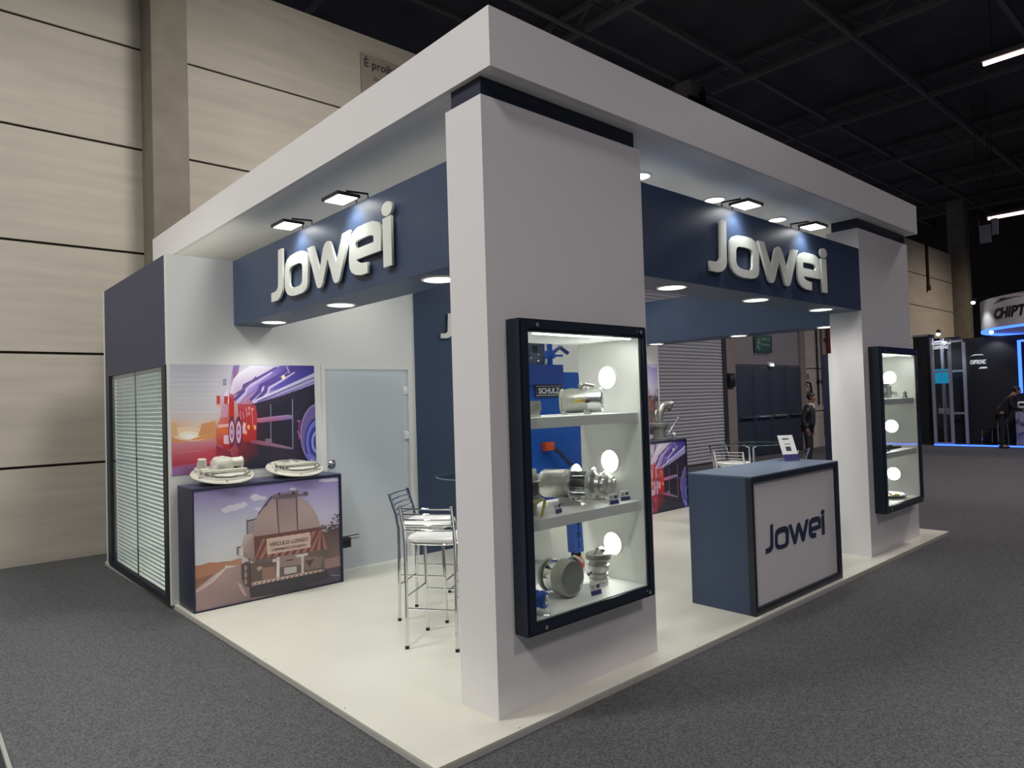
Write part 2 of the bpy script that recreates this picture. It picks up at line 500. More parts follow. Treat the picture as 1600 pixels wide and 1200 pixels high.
t = thing('intercom_box', 'small dark box on the grey post between shutter and doors', 'box', (14.78, 7.05, 1.9))
MB().box(14.6, 7.02, 1.92, 14.9, 7.098, 2.28, 0.01).build('housing', BLACK, t, True, True)
MB().box(14.64, 7.012, 2.1, 14.86, 7.022, 2.22, 0.004).build('faceplate', mat('box_face', S(64, 62, 62), 0.4), t, True, True)

# fire-fighting fittings on the wall
RED = mat('fire_red', S(118, 40, 42), 0.5)
t = thing('fire_pipe', 'dark red vertical fire main pipe on the pale panel wall', 'pipe', (20.85, 7.1, Z0))
MB().cyl((20.85, 7.08, 1.2), (20.85, 7.08, 7.8), 0.075).build('pipe', RED, t, True, True)
for z in (1.9, 3.4, 5.2): MB().box(20.74, 7.08, z, 20.96, 7.198, z+0.05).build('bracket', RED, t, False, True)
t = thing('hose_cabinet', 'dark red fire hose cabinet below the red pipe', 'cabinet', (20.85, 7.0, 0.1))
MB().box(20.52, 6.96, 0.25, 21.1, 7.198, 1.2, 0.015).build('body', RED, t, True, True)
MB().box(20.57, 6.945, 0.3, 21.05, 6.965, 1.15, 0.008).build('door', mat('fire_red_dark', S(92, 36, 44), 0.5), t, True, True)
MB().box(20.6, 6.93, 0.7, 20.66, 6.946, 0.8).build('handle', ALUD, t, False, True)
for xx, lab in ((20.16, 'black cable conduit left of the red fire pipe, with a junction knob'), (20.5, 'thin grey conduit close beside the red fire pipe')):
    t = thing('conduit', lab, 'conduit', (xx, 7.16, Z0))
    MB().cyl((xx, 7.165, 1.3), (xx, 7.165, 7.8), 0.03, seg=8).build('tube', BLACK if xx < 20.3 else mat('conduit_grey', S(92, 84, 84), 0.6), t, True, True)
    MB().box(xx-0.06, 7.12, 1.98, xx+0.06, 7.198, 2.1, 0.01).build('junction', BLACK, t, True, True)
t = thing('wall_pictogram', 'small red fire extinguisher pictogram on the pale panel wall', 'sign', (19.45, 7.19, 2.1))
MB().box(19.3, 7.185, 2.05, 19.6, 7.198, 2.34).build('plate', mat('pictogram_white', S(196, 184, 182), 0.6), t, False, True)
b = MB()
for x in (19.37, 19.5): b.box(x-0.035, 7.175, 2.12, x+0.035, 7.186, 2.3); b.box(x-0.02, 7.175, 2.08, x+0.02, 7.186, 2.1)
b.build('symbol', RED, t, False, True)
t = thing('hose_hook', 'black bent metal hose hook on the pale wall above the suited man', 'hook', (19.3, 7.1, 1.7))
MB().tube([(19.15,7.18,1.62),(19.15,7.12,1.98),(19.25,7.1,2.02),(19.45,7.1,2.0),(19.55,7.12,1.8),(19.62,7.14,1.66)], 0.03).build('bracket', BLACK, t, True, True)
MB().tube([(19.15,7.15,1.72),(19.5,7.12,1.72),(19.5,7.12,1.8)], 0.02).build('arm', BLACK, t, True, True)
t = thing('wall_conduit_stub', 'thin dark pipe stub hanging down the beige far wall beside the second pillar', 'pipe', (31.0, 7.15, 5.0))
MB().cyl((31.0, 7.15, 6.0), (31.0, 7.15, 7.85), 0.06, seg=8).build('tube', JOINT, t, True, True)
MB().cyl((31.0, 7.15, 5.9), (31.0, 7.15, 6.1), 0.1, seg=8).build('end_cap', JOINT, t, True, True)

# blue roll-up post standing in the aisle beyond the stand
t = thing('banner_post', 'slim dark blue display totem in the aisle beyond the second pillar', 'totem', (12.0, 3.24, Z0))
MB().box(11.95, 3.24, Z0+0.03, 12.0, 3.40, 2.45, 0.008).build('panel', mat('totem_blue', S(58, 66, 96), 0.5), t, True, True)
MB().box(11.8, 3.08, Z0, 12.2, 3.46, Z0+0.03, 0.005).build('base', NAVYD, t, True, True)

# low black mat of the neighbouring stand, in the near left corner
t = thing('cable_mat', 'black low floor mat with a pale grey edge strip on the carpet', 'mat', (-2.1, 1.9, Z0))
MB().box(-2.7, 0.6, Z0, -1.475, 3.4, Z0+0.02, 0.004).build('sheet', RUBBER, t, True, True)
MB().tube([(-1.46, 0.6, Z0+0.012), (-1.462, 1.6, Z0+0.014), (-1.46, 2.0, Z0+0.012), (-1.475, 3.4, Z0+0.012)], 0.012, 8).build('edge_strip', mat('strip_grey', S(150, 152, 148), 0.5), t, True, True)

# hall lamps: high-bay fittings added out of view to light the hall
def added_high_bay(x, y, label, k=1.0, col=(1.0, 0.965, 0.94)):
    t = thing('added_high_bay_lamp', label, 'lamp', (x, y, 9.6))
    MB().lathe([(0,0.34),(0.03,0.35),(0.22,0.14),(0.45,0.12),(0.45,0)], (x,y,9.6), (0,0,1), 24).build('reflector', mat('reflector_grey', S(120,120,120), 0.4, 0.7), t, True, True)
    MB().lathe([(0.02,0),(0.02,0.32)], (x,y,9.6), (0,0,1), 24).build('lens', LENS, t, True, True)
    MB().cyl((x,y,10.05), (x,y,10.8), 0.012, seg=6).build('chain', BLACK, t, True, True)
    light('SPOT', 'lamp_light', (x, y, 9.57), P_HALL*k, col, t, 0.8, (0,0,-1), math.radians(150), 0.9)
added_high_bay(-5.0, 3.2, 'added unseen high bay lamp over the carpet by the panelled wall', 1.0)
added_high_bay(-6.5, -3.5, 'added unseen high bay lamp over the empty aisle', 0.9)
added_high_bay(1.5, -8.0, 'added unseen high bay lamp high in front of the two display pillars', 0.45, (1.0, 0.87, 0.90))
added_high_bay(2.0, 2.2, 'added unseen high bay lamp straight above the stand canopy', 0.75)
added_high_bay(14.0, -1.2, 'added unseen high bay lamp over the aisle beyond the far pillar', 1.3, (1.0, 0.9, 0.9))
added_high_bay(31.0, 1.2, 'added unseen high bay lamp beyond the black stand', 1.0, (1.0, 0.84, 0.7))

def tube_lamp(p, q, label):
    t = thing('tube_lamp', label, 'lamp', ((p[0]+q[0])/2, (p[1]+q[1])/2, p[2]))
    MB().box(p[0]-0.06, q[1], p[2]+0.05, p[0]+0.06, p[1], p[2]+0.13).build('housing', BEAM, t, False, True)
    MB().cyl((p[0], p[1]-0.03, p[2]), (q[0], q[1]+0.03, q[2]), 0.045, seg=10).build('tube', emit_mat('warm_tube', (1.0, 0.72, 0.6, 1), 5), t, True, True)
    MB().cyl((p[0], p[1]-0.2, p[2]+0.1), (p[0], p[1]-0.2, 10.9), 0.01, seg=6).build('hanger', BLACK, t, True, True)
tube_lamp((16.5, 1.52, 9.0), (16.5, -0.6, 9.0), 'glowing tube lamp high over the aisle, nearest the stand canopy')
tube_lamp((23.8, 3.26, 7.0), (23.8, 0.8, 7.0), 'glowing tube lamp over the round lit ring sign')
t = thing('hanging_panel', 'pale rectangular panels hanging under the far tube lamp', 'panel', (23.5, 3.2, 6.2))
MB().box(23.48, 3.10, 6.2, 23.52, 3.40, 6.76).build('panel', mat('pale_panel', S(160, 158, 160), 0.6), t, False, True)
MB().box(23.53, 2.92, 6.42, 23.57, 3.08, 6.93).build('panel', MATS['pale_panel'], t, False, True)
MB().cyl((23.525, 3.09, 6.5), (23.525, 3.09, 10.9), 0.01, seg=6).build('hanger', BLACK, t, True, True)

# ================================================================== STAND: platform
X1, D1 = 7.477, 6.448
def sk(x, y): return x - 0.07*(y/D1)*(1-x/X1)       # the long left edge is slightly out of square
plat = thing('stand_platform', 'white raised stand floor of square boards with a metal rim on the carpet', 'platform', (3.7, 3.2, Z0))
b = MB(); b.hexa([(sk(0,0),0,Z0),(X1,0,Z0),(X1,D1,Z0),(sk(0,D1),D1,Z0),(sk(0,0),0,-0.012),(X1,0,-0.012),(X1,D1,-0.012),(sk(0,D1),D1,-0.012)])
b.build('rim', mat('platform_rim', S(186, 186, 178), 0.45), plat, False, True)
nx, ny = 7, 6
for i in range(nx):
    for j in range(ny):
        xa, xb, ya, yb = X1*i/nx, X1*(i+1)/nx, D1*j/ny, D1*(j+1)/ny
        g = 0.0003
        P = [(sk(xa+g,ya),ya+g),(sk(xb-g,ya),ya+g),(sk(xb-g,yb),yb-g),(sk(xa+g,yb),yb-g)]
        b = MB(); b.hexa([(x,y,-0.012) for x,y in P]+[(x,y,0.0) for x,y in P]); b.build('floor_board', FLOORW, plat, False, True)
for x in (0.55, 1.35, 2.2, 3.4, 4.7, 6.0): MB().cyl((x, 0.02, -0.003), (x, 0.02, 0.0003), 0.006, seg=8).build('screw', ALUD, plat, True, True)
for y in (0.9, 2.0, 3.1, 4.6): MB().cyl((sk(0.025,y), y, -0.003), (sk(0.025,y), y, 0.0003), 0.006, seg=8).build('screw', ALUD, plat, True, True)

# ------------------------------------------------------------------ pillars
def pillar(ox, label):
    t = thing('display_pillar', label, 'pillar', (1.23+ox, 0.32, 0))
    b = MB()
    b.box(0.526+ox, 0.156, 0, 0.700+ox, 0.481, 3.4); b.box(1.745+ox, 0.156, 0, 1.932+ox, 0.481, 3.4)
    b.box(0.700+ox, 0.156, 0, 1.745+ox, 0.481, 0.462); b.box(0.700+ox, 0.156, 2.128, 1.745+ox, 0.481, 3.4)
    bmesh.ops.remove_doubles(b.bm, verts=b.bm.verts, dist=1e-5)
    b.build('shaft', WHITE, t, False, True)
    MB().box(0.529+ox, 0.159, 3.4, 1.87+ox, 0.425, 3.5).build('neck', NAVYD, t, False, True)
    return t
DX = 5.0466
pillar(0, 'white display pillar at the platform corner, near the two chrome stools')
pillar(DX, 'white display pillar beyond the reception counter, far end of the front side')

# ------------------------------------------------------------------ canopy
cx0, cx1, cy0, cy1, cz0, cz1 = 0.496, 6.9675, 0.034, 6.461, 3.501, 3.828
can = thing('stand_canopy', 'large white flat canopy roof carried by the pillars', 'canopy', (3.7, 3.2, 3.5))
MB().box(cx0, cy0, cz0, cx1, cy0+0.04, cz1).build('front_fascia', WHITE, can, False, True)
MB().box(cx0, cy0+0.04, cz0, cx0+0.04, cy1-0.04, cz1).build('side_fascia', WHITE, can, False, True)
MB().box(cx1-0.04, cy0+0.04, cz0, cx1, cy1-0.04, cz1).build('side_fascia', WHITE, can, False, True)
MB().box(cx0, cy1-0.04, cz0, cx1, cy1, cz1).build('rear_fascia', WHITE, can, False, True)
MB().box(cx0+0.04, cy0+0.04, cz0, cx1-0.04, cy1-0.04, cz0+0.04).build('soffit', mat('brightened_soffit_white', S(246, 245, 241), 0.7), can, False, True)  # whiter base colour stands in for bounce light missing under the canopy

# ------------------------------------------------------------------ fascia signs with raised letters
LET = {
'J': [[(0.167,0.42),(0.251,0.424),(0.242,0.102),(0.233,0.069),(0.206,0.042),(0.165,0.019),(0.116,0.008),(0.0,0.009),(0.003,0.084),(0.082,0.085),(0.122,0.095),(0.144,0.112),(0.152,0.131)]],
'o': [[(0.299,0.24),(0.311,0.279),(0.346,0.312),(0.413,0.333),(0.535,0.34),(0.626,0.338),(0.692,0.32),(0.735,0.289),(0.747,0.245),(0.734,0.078),(0.723,0.047),(0.688,0.022),(0.623,0.006),(0.485,0.003),(0.401,0.011),(0.342,0.031),(0.305,0.065),(0.292,0.113)],
      [(0.385,0.21),(0.398,0.231),(0.43,0.245),(0.529,0.25),(0.593,0.247),(0.63,0.235),(0.641,0.209),(0.633,0.103),(0.617,0.081),(0.584,0.07),(0.49,0.068),(0.43,0.075),(0.392,0.093),(0.379,0.123)]],
'w': [[(0.739,0.335),(0.838,0.338),(0.947,0.13),(1.014,0.284),(1.04,0.312),(1.084,0.329),(1.119,0.324),(1.145,0.297),(1.224,0.149),(1.331,0.336),(1.445,0.343),(1.28,0.032),(1.256,0.009),(1.224,0.0),(1.193,0.005),(1.171,0.025),(1.087,0.197),(0.996,0.031),(0.97,0.008),(0.936,0.001),(0.907,0.007),(0.887,0.029)]],
'e': [[(1.692,0.077),(1.69,0.003),(1.586,0.002),(1.509,0.017),(1.457,0.041),(1.43,0.078),(1.424,0.134),(1.437,0.25),(1.456,0.289),(1.497,0.319),(1.561,0.337),(1.68,0.341),(1.777,0.338),(1.842,0.319),(1.875,0.286),(1.885,0.241),(1.877,0.123),(1.533,0.118),(1.55,0.098),(1.596,0.084)],
      [(1.528,0.236),(1.554,0.247),(1.704,0.252),(1.761,0.247),(1.784,0.231),(1.781,0.195),(1.532,0.193)]],
'i': [[(1.906,0.322),(2.015,0.327),(2.015,0.006),(1.906,0.003)], [(1.965+0.069*math.cos(k*math.pi/9), 0.379+0.047*math.sin(k*math.pi/9)) for k in range(18)]],
}
def logo(parent, o, u, v, width, height, depth, material, bevel=0.002):
    for ch in 'Jowei':
        me = outline_mesh(LET[ch], depth, bevel)
        put(me, 'letter', material, parent, o, u, v, (width/2.016, height/0.426))

sf = thing('fascia_sign', 'navy fascia sign with white raised Jowei letters over the reception counter side', 'sign', (3.75, 0.34, 2.537))
MB().box(1.932, 0.156, 2.537, 5.5726, 0.53, 3.182).build('box', NAVY, sf, False, True)
logo(sf, (2.70, 0.130, 2.638), (1,0,0), (0,0,1), 2.016, 0.426, 0.018, LETW, 0)
sl_ = thing('fascia_sign', 'navy fascia sign with white raised Jowei letters over the open side with the stools', 'sign', (0.71, 2.2, 2.504))
MB().box(0.526, 0.481, 2.504, 0.9, 3.888, 3.118).build('box', NAVY, sl_, False, True)
logo(sl_, (0.500, 2.93, 2.596), (0,-1,0), (0,0,1), 1.89, 0.424, 0.018, LETW, 0)
sr = thing('fascia_beam', 'plain navy fascia beam along the far open side, facing inward', 'beam', (6.67, 2.2, 2.504))
MB().box(6.45, 0.481, 2.504, 6.9, 3.888, 3.118).build('box', NAVY, sr, False, True)

# ------------------------------------------------------------------ storage room at the back
xr0, xr1, Yr, Yb, zr = -0.064, 7.19, 3.89, 6.32, 3.122
b = MB()
b.box(xr0, Yr, 0, 1.43, Yr+0.06, zr); b.box(2.465, Yr, 0, xr1, Yr+0.06, zr); b.box(1.43, Yr, 2.115, 2.465, Yr+0.06, zr)
bmesh.ops.remove_doubles(b.bm, verts=b.bm.verts, dist=1e-5)
wf = struct(b.build('wall_front', WHITE2, None, False))
MB().box(2.557, Yr-0.018, 0, 4.636, Yr-0.001, zr).build('navy_panel', NAVY, wf, False)
b = MB(); b.box(xr0, Yr+0.06, 2.13, xr0+0.06, Yb, zr); b.box(xr0, Yr+0.06, 0, xr0+0.06, 3.985, 2.13); b.box(xr0, 6.16, 0, xr0+0.06, Yb, 2.13); b.box(xr0, 3.985, 0, xr0+0.06, 6.16, 0.04)
wl = struct(b.build('wall_left', mat('side_navy', S(50, 57, 84), 0.45), None, False))
MB().box(xr1-0.06, Yr+0.06, 0, xr1, Yb, zr).build('wall_side', NAVY, None, False).__setitem__('kind', 'structure')
MB().box(xr0, Yb, 0, xr1, Yb+0.06, zr).build('wall_rear', WHITE2, None, False).__setitem__('kind', 'structure')
MB().box(xr0+0.06, Yr+0.06, zr-0.03, xr1-0.06, Yb, zr-0.001).build('trim_1', WHITE2, None, False).__setitem__('kind', 'structure')

BLIND = mat('blind_slat', S(226, 234, 235), 0.5)
_nt = BLIND.node_tree; _tl = _nt.nodes.new('ShaderNodeBsdfTranslucent'); _tl.inputs[0].default_value = S(206, 216, 218); _mx = _nt.nodes.new('ShaderNodeMixShader'); _mx.inputs[0].default_value = 0.35
_nt.links.new(_nt.nodes['Principled BSDF'].outputs[0], _mx.inputs[1]); _nt.links.new(_tl.outputs[0], _mx.inputs[2]); _nt.links.new(_mx.outputs[0], _nt.nodes['Material Output'].inputs[0])
# side window with venetian blind
w1 = sempty('window_1', (xr0, 5.05, 0.04))
fr = mat('dark_window_frame', S(22, 26, 36), 0.4)
b = MB()
b.box(xr0-0.012, 3.93, 0.0, xr0+0.03, 4.045, 2.13); b.box(xr0-0.012, 6.09, 0.0, xr0+0.03, 6.2, 2.13)
b.box(xr0-0.012, 4.045, 0.0, xr0+0.03, 6.09, 0.065)
b.build('frame', fr, w1, False, True)
MB().box(xr0+0.01, 5.06, 0.065, xr0+0.02, 5.075, 2.12).build('mullion', fr, w1, False, True)
for ya, yb in ((4.045, 5.06), (5.075, 6.09)):
    MB().box(xr0+0.004, ya, 0.065, xr0+0.01, yb, 2.12).build('pane', GLASS, w1, False, True)
sb = MB(); sb.hexa([(-0.012,0,0.0172),(-0.0112,0,0.0164),(0.0128,0,-0.0180),(0.012,0,-0.0172),(-0.012,2.03,0.0172),(-0.0112,2.03,0.0164),(0.0128,2.03,-0.0180),(0.012,2.03,-0.0172)])
slat_me = sb.mesh('slat', False); slat_me.materials.append(BLIND)
for k in range(50):
    o = link('slat', slat_me, None, w1); o.location = (0.055, 4.05-5.05, 0.085+k*0.041-0.04)
MB().box(xr0+0.035, 4.05, 2.085, xr0+0.075, 6.08, 2.125).build('head_rail', BLIND, w1, False, True)
b = MB()
for y in (4.4, 5.0, 5.7): b.cyl((xr0+0.047, y, 0.1), (xr0+0.047, y, 2.1), 0.002, seg=5)
b.build('ladder_cord', BLIND, w1, True, True)

# glass door with blind behind
d1 = sempty('door_1', (1.945, Yr, 0))
b = MB(); b.box(1.40, Yr-0.012, 0, 1.442, Yr+0.03, 2.145); b.box(2.453, Yr-0.012, 0, 2.50, Yr+0.03, 2.145); b.box(1.442, Yr-0.012, 2.105, 2.453, Yr+0.03, 2.145)
b.build('frame', mat('door_frame_white', S(232, 232, 228), 0.35), d1, False, True)
leaf = MB().box(1.443, Yr+0.004, 0.004, 2.452, Yr+0.012, 2.104).build('glass_leaf', glass_mat('door_glass', (0.92,0.96,0.97,1), 0.12, 0.02, 0.8, S(212,218,222)), d1, False, True)
for z in (0.32, 1.32, 1.82):
    MB().box(2.39, Yr-0.012, z, 2.452, Yr+0.02, z+0.09, 0.006).build('hinge', mat('hinge_white', S(235,235,235), 0.3), leaf, True, True)
sb = MB(); sb.hexa([(0,-0.008,0.0185),(1.0,-0.008,0.0185),(1.0,-0.0072,0.0177),(0,-0.0072,0.0177),(0,0.008,-0.0177),(1.0,0.008,-0.0177),(1.0,0.0088,-0.0185),(0,0.0088,-0.0185)])
ds = sb.mesh('slat', False); ds.materials.append(BLIND)
for k in range(50):
    o = link('slat', ds, None, d1); o.location = (1.445-1.945, 0.075, 0.04+k*0.041)
t = thing('added_room_lamp', 'added unseen batten lamp on the ceiling inside the storage room', 'lamp', (3.0, 5.1, 3.02))  # unseen lamp added to light the blinds from behind
MB().box(2.25, 4.95, 3.02, 3.75, 5.25, 3.09, 0.005).build('housing', CARDW, t, True, True)
light('AREA', 'lamp_light', (3.0, 5.1, 3.0), 140, (0.95, 0.98, 1), t, 1.5, (0,0,-1), sy=0.3)

logo_p = thing('wall_lettering', 'white raised Jowei lettering on the navy wall panel beside the glass door', 'lettering', (3.6, 3.86, 2.45))
logo(logo_p, (2.905, 3.85, 2.47), (1,0,0), (0,0,1), 1.39, 0.31, 0.012, LETW, 0)

# ------------------------------------------------------------------ lamps on the stand
ring_mat = mat('lamp_trim_white', S(236, 236, 230), 0.4)
def downlight(x, y, z, label, group, p, r=0.1):
    t = thing('downlight', label, 'lamp', (x, y, z), 0, group)
    MB().lathe([(0,r),(0,r+0.018),(-0.008,r+0.016),(-0.01,r+0.002),(-0.004,r-0.002)], (x,y,z), (0,0,1), 28, True).build('trim_ring', ring_mat, t, True, True)
    MB().lathe([(-0.003,0),(-0.003,r)], (x,y,z), (0,0,1), 28).build('lens', LENS, t, True, True)
    light('SPOT', 'lamp_light', (x, y, z-0.02), p, (1.0, 0.98, 0.93), t, 0.08, (0,0,-1), math.radians(160), 1.0)
ENDS = (('at the truck poster end', 'in the middle', 'at the corner pillar end'), ('at the corner pillar end', 'in the middle', 'at the far pillar end'), ('at the room wall end', 'in the middle', 'at the far pillar end'))
for y, e in zip((3.425, 2.155, 0.85), ENDS[0]):
    downlight(0.72, y, 2.504, 'round recessed downlight under the lettered sign over the stools, '+e, 'downlights under the left fascia sign', P_DOWN)
for x, e in zip((2.51, 3.763, 5.05), ENDS[1]):
    downlight(x, 0.338, 2.537, 'round recessed downlight under the lettered sign over the counter, '+e, 'downlights under the front fascia sign', P_DOWN)
for y, e in zip((3.5, 2.15, 0.97), ENDS[2]):
    downlight(6.62, y, 2.504, 'round recessed downlight under the plain navy beam, '+e, 'downlights under the fascia beam', P_DOWN)
for x, e in zip((2.625, 3.736, 4.92), ENDS[1]):
    downlight(x, 0.69, 3.501, 'round soffit downlight above the counter side sign, '+e, 'soffit downlights behind the front sign', P_SOFFIT, 0.085)
for x, e in zip((1.7, 3.74, 5.8), ('by the glass door', 'over the navy wall panel', 'by the far counter')):  # unseen row added to brighten the room wall
    downlight(x, 3.25, 3.501, 'added unseen soffit downlight close to the room wall, '+e, 'added soffit downlights along the room wall', P_SOFFIT, 0.085)
for x, e in zip((2.0, 3.74, 5.5), ('nearest the left sign', 'at the centre', 'nearest the plain navy beam')):  # unseen row added to light the stand interior
    downlight(x, 2.3, 3.501, 'added unseen soffit downlight over the middle of the stand, '+e, 'added soffit downlights over the middle of the stand', P_SOFFIT, 0.085)

def floodlight(o, d, label):
    """o: point on the sign's top front edge, d: outward direction"""
    d = Vector(d); sd = Vector((-d.y, d.x, 0)); c = Vector(o)+d*0.115
    t = thing('floodlight', label, 'floodlight', tuple(c))
    def bx(mb, a0, a1, b0, b1, z0, z1):
        P = [c+d*a+sd*q for a, q in ((a0,b0),(a1,b0),(a1,b1),(a0,b1))]
        mb.hexa([(p.x,p.y,c.z+z0) for p in P]+[(p.x,p.y,c.z+z1) for p in P]); return mb
    bx(MB(), -0.085, 0.085, -0.115, 0.115, 0.0, 0.022).build('housing', BLACK, t, False, True)
    bx(MB(), -0.07, 0.07, -0.1, 0.1, -0.003, 0.0).build('lens', emit_mat('flood_lens', (1,1,0.96,1), 9), t, False, True)
    b = MB(); e = Vector(o)-d*0.05
    for q in (-0.08, 0.08): b.tube([c+sd*q+Vector((0,0,0.04)), e+sd*q+Vector((0,0,0.05)), e+sd*q+Vector((0,0,0.0))], 0.007, 6)
    b.build('bracket', BLACK, t, True, True)
    aim = -d*0.55+Vector((0,0,-1))
    light('SPOT', 'lamp_light', tuple(c+Vector((0,0,-0.03))), P_FLOOD, (0.95, 0.99, 1.0), t, 0.05, tuple(aim), math.radians(120), 0.7)
floodlight((0.526, 2.40, 3.125), (-1,0,0), 'black floodlight on the left sign above the J and o')
floodlight((0.526, 1.54, 3.125), (-1,0,0), 'black floodlight on the left sign above the w and e')
floodlight((3.12, 0.156, 3.19), (0,-1,0), 'black floodlight on the counter side sign above the o')
floodlight((4.28, 0.156, 3.19), (0,-1,0), 'black floodlight on the counter side sign above the e')
# ================================================================== DISPLAY CASES
def display_case(ox, label):
    t = thing('display_case', label, 'display case', (1.22+ox, 0.32, 0.43))
    # dark metal surround standing proud of the pillar
    xa, xb, za, zb, yf = 0.66+ox, 1.783+ox, 0.429, 2.164, 0.051
    b = MB()
    b.box(xa, yf, za, xa+0.068, 0.155, zb); b.box(xb-0.055, yf, za, xb, 0.155, zb)
    b.box(xa+0.068, yf, za, xb-0.055, 0.155, za+0.068); b.box(xa+0.068, yf, zb-0.068, xb-0.055, 0.155, zb)
    fr = b.build('frame', NAVYC, t, False, True)
    b = MB()
    b.box(xa+0.014, yf-0.012, za+0.014, xa+0.056, yf, zb-0.014); b.box(xb-0.045, yf-0.012, za+0.014, xb-0.012, yf, zb-0.014)
    b.box(xa+0.056, yf-0.012, za+0.014, xb-0.045, yf, za+0.056); b.box(xa+0.056, yf-0.012, zb-0.056, xb-0.045, yf, zb-0.014)
    b.build('bezel', NAVYC, fr, False, True)
    for sx, sz in ((xa+0.12, za+0.035), (xb-0.075, za+0.035), (xa+0.12, zb-0.035), (xb-0.075, zb-0.035)):
        MB().lathe([(0,0),(0,0.004),(-0.004,0.011),(-0.012,0.012),(-0.012,0)], (sx, yf-0.012, sz), (0,1,0), 12).build('glass_screw', CHROME, fr, True, True)
    # white interior, running forward to the glass
    b = MB()
    b.box(0.701+ox, 0.156, 0.463, 0.74+ox, 0.59, 2.127); b.box(1.718+ox, 0.156, 0.463, 1.744+ox, 0.59, 2.127)
    b.box(0.74+ox, 0.156, 0.463, 1.718+ox, 0.59, 0.503); b.box(0.74+ox, 0.156, 2.09, 1.718+ox, 0.59, 2.127)
    b.box(0.729+ox, 0.064, 0.498, 0.74+ox, 0.156, 2.095); b.box(1.718+ox, 0.064, 0.498, 1.727+ox, 0.156, 2.095)
    b.box(0.74+ox, 0.064, 0.498, 1.718+ox, 0.156, 0.503); b.box(0.74+ox, 0.064, 2.09, 1.718+ox, 0.156, 2.095)
    b.build('liner', WHITE2, t, False, True)
    for z, h in ((1.612, 0.062), (1.043, 0.062)):
        MB().box(0.741+ox, 0.082, z-h, 1.717+ox, 0.585, z, 0.002).build('shelf', WHITE2, t, False, True)
    MB().box(0.729+ox, 0.056, 0.498, 1.727+ox, 0.062, 2.095).build('front_pane', GLASS, t, False, True)
    for z in (1.849, 1.286, 0.734):
        lp = MB().lathe([(0,0.074),(0,0.086),(-0.006,0.084),(-0.007,0.074)], (1.718+ox, 0.33, z), (1,0,0), 28, True).build('round_lamp', ring_mat, t, True, True)
        MB().lathe([(-0.004,0),(-0.004,0.075)], (1.718+ox, 0.33, z), (1,0,0), 28).build('lens', LENSC, lp, True, True)
        light('AREA', 'lamp_light', (1.711+ox, 0.33, z), P_CASE, (1.0, 0.99, 0.94), t, 0.14, (-1,0,0))
    strip = MB().box(0.80+ox, 0.075, 2.082, 1.66+ox, 0.095, 2.09).build('strip_lamp', LENSC, t, False, True)
    light('AREA', 'lamp_light', (1.23+ox, 0.11, 2.075), P_CASE*1.3, (1.0, 0.99, 0.94), t, 0.8, (0,0.2,-1), sy=0.03)
    return t
display_case(0, 'tall dark framed glass display case with machine parts in the pillar near the stools')
display_case(DX, 'tall dark framed glass display case in the pillar beyond the reception counter')

def card(x, y, z, label, rz=0.0, s=1.0):
    t = thing('price_card', label, 'card', (x, y, z), rz)
    h, w_ = 0.062*s, 0.078*s
    b = MB(); b.hexa([(-w_/2,0,0),(w_/2,0,0),(w_/2,0.003,0),(-w_/2,0.003,0),(-w_/2,0.018,h),(w_/2,0.018,h),(w_/2,0.021,h),(-w_/2,0.021,h)])
    c = b.build('sheet', CARDW, t, False)
    b = MB(); b.hexa([(-w_/2,-0.001,0.0),(w_/2,-0.001,0.0),(w_/2,0.001,0.0),(-w_/2,0.001,0.0),(-w_/2,0.005,0.024*s),(w_/2,0.005,0.024*s),(w_/2,0.007,0.024*s),(-w_/2,0.007,0.024*s)])
    b.build('band', CARDN, t, False)
    b = MB()
    for k, (a, q) in enumerate(((-0.4, -0.05), (-0.4, 0.0), (0.1, 0.4))):
        z0 = 0.032*s+0.011*s*(k % 2); yy = 0.018*z0/h-0.0008
        b.box(w_*a, yy-0.0008, z0, w_*q, yy+0.001, z0+(0.004*s if k < 2 else 0.02*s))
    b.build('print_block', INK, t, False)
    b = MB(); b.box(-w_/2, 0.003, 0, w_/2, 0.03, 0.002); b.build('foot', GLASS, t, False)
    return t

# ---- products in the near case
# upper shelf: cast pump with hinged cover
zs = 1.612
t = thing('canister_valve', 'cast aluminium drum valve with brass tag on the top case shelf', 'valve', (1.445, 0.30, zs), -0.95)
t.scale = (0.9, 0.9, 0.9)
b = MB(); b.lathe([(-0.17,0),(-0.17,0.088),(-0.155,0.09),(-0.15,0.082),(-0.10,0.09),(0.0,0.086),(0.012,0.086)], (0,0,0.098), (1,0,0), 32)
b.build('body', ALUM, t)
MB().lathe([(0.012,0.0),(0.012,0.096),(0.03,0.096),(0.03,0.0)], (0,0,0.098), (1,0,0), 32).build('flange_ring', ALUM, t)
MB().lathe([(0.03,0),(0.03,0.088),(0.10,0.086),(0.125,0.086),(0.13,0.08),(0.122,0.076),(0.122,0.0)], (0,0,0.098), (1,0,0), 32).build('cover', ALUD, t)
b = MB()
for k in range(4):
    a = k*math.pi/2+0.4; b.box(0.12, 0.012*math.cos(a)-0.006, 0.098-0.006, 0.128, 0.012*math.cos(a)+0.006, 0.104)
b.tube([(0.124, -0.06, 0.06), (0.13, 0.0, 0.1), (0.124, 0.06, 0.135)], 0.008, 6)
b.build('cover_rib', ALU, t)
b = MB(); b.box(-0.06, -0.098, 0.085, 0.02, -0.084, 0.105, 0.004); b.build('tag', BRASS, t)
b = MB(); b.cyl((0.02, -0.1, 0.095), (0.05, -0.096, 0.095), 0.014); b.build('latch', BLACK, t)
b = MB(); b.tube([(-0.02, 0, 0.18), (-0.015, -0.02, 0.205), (0.01, -0.02, 0.215), (0.07, 0.01, 0.2)], 0.013, 8); b.ball((-0.02,-0.02,0.205), 0.02); b.build('lever', ALUM, t)
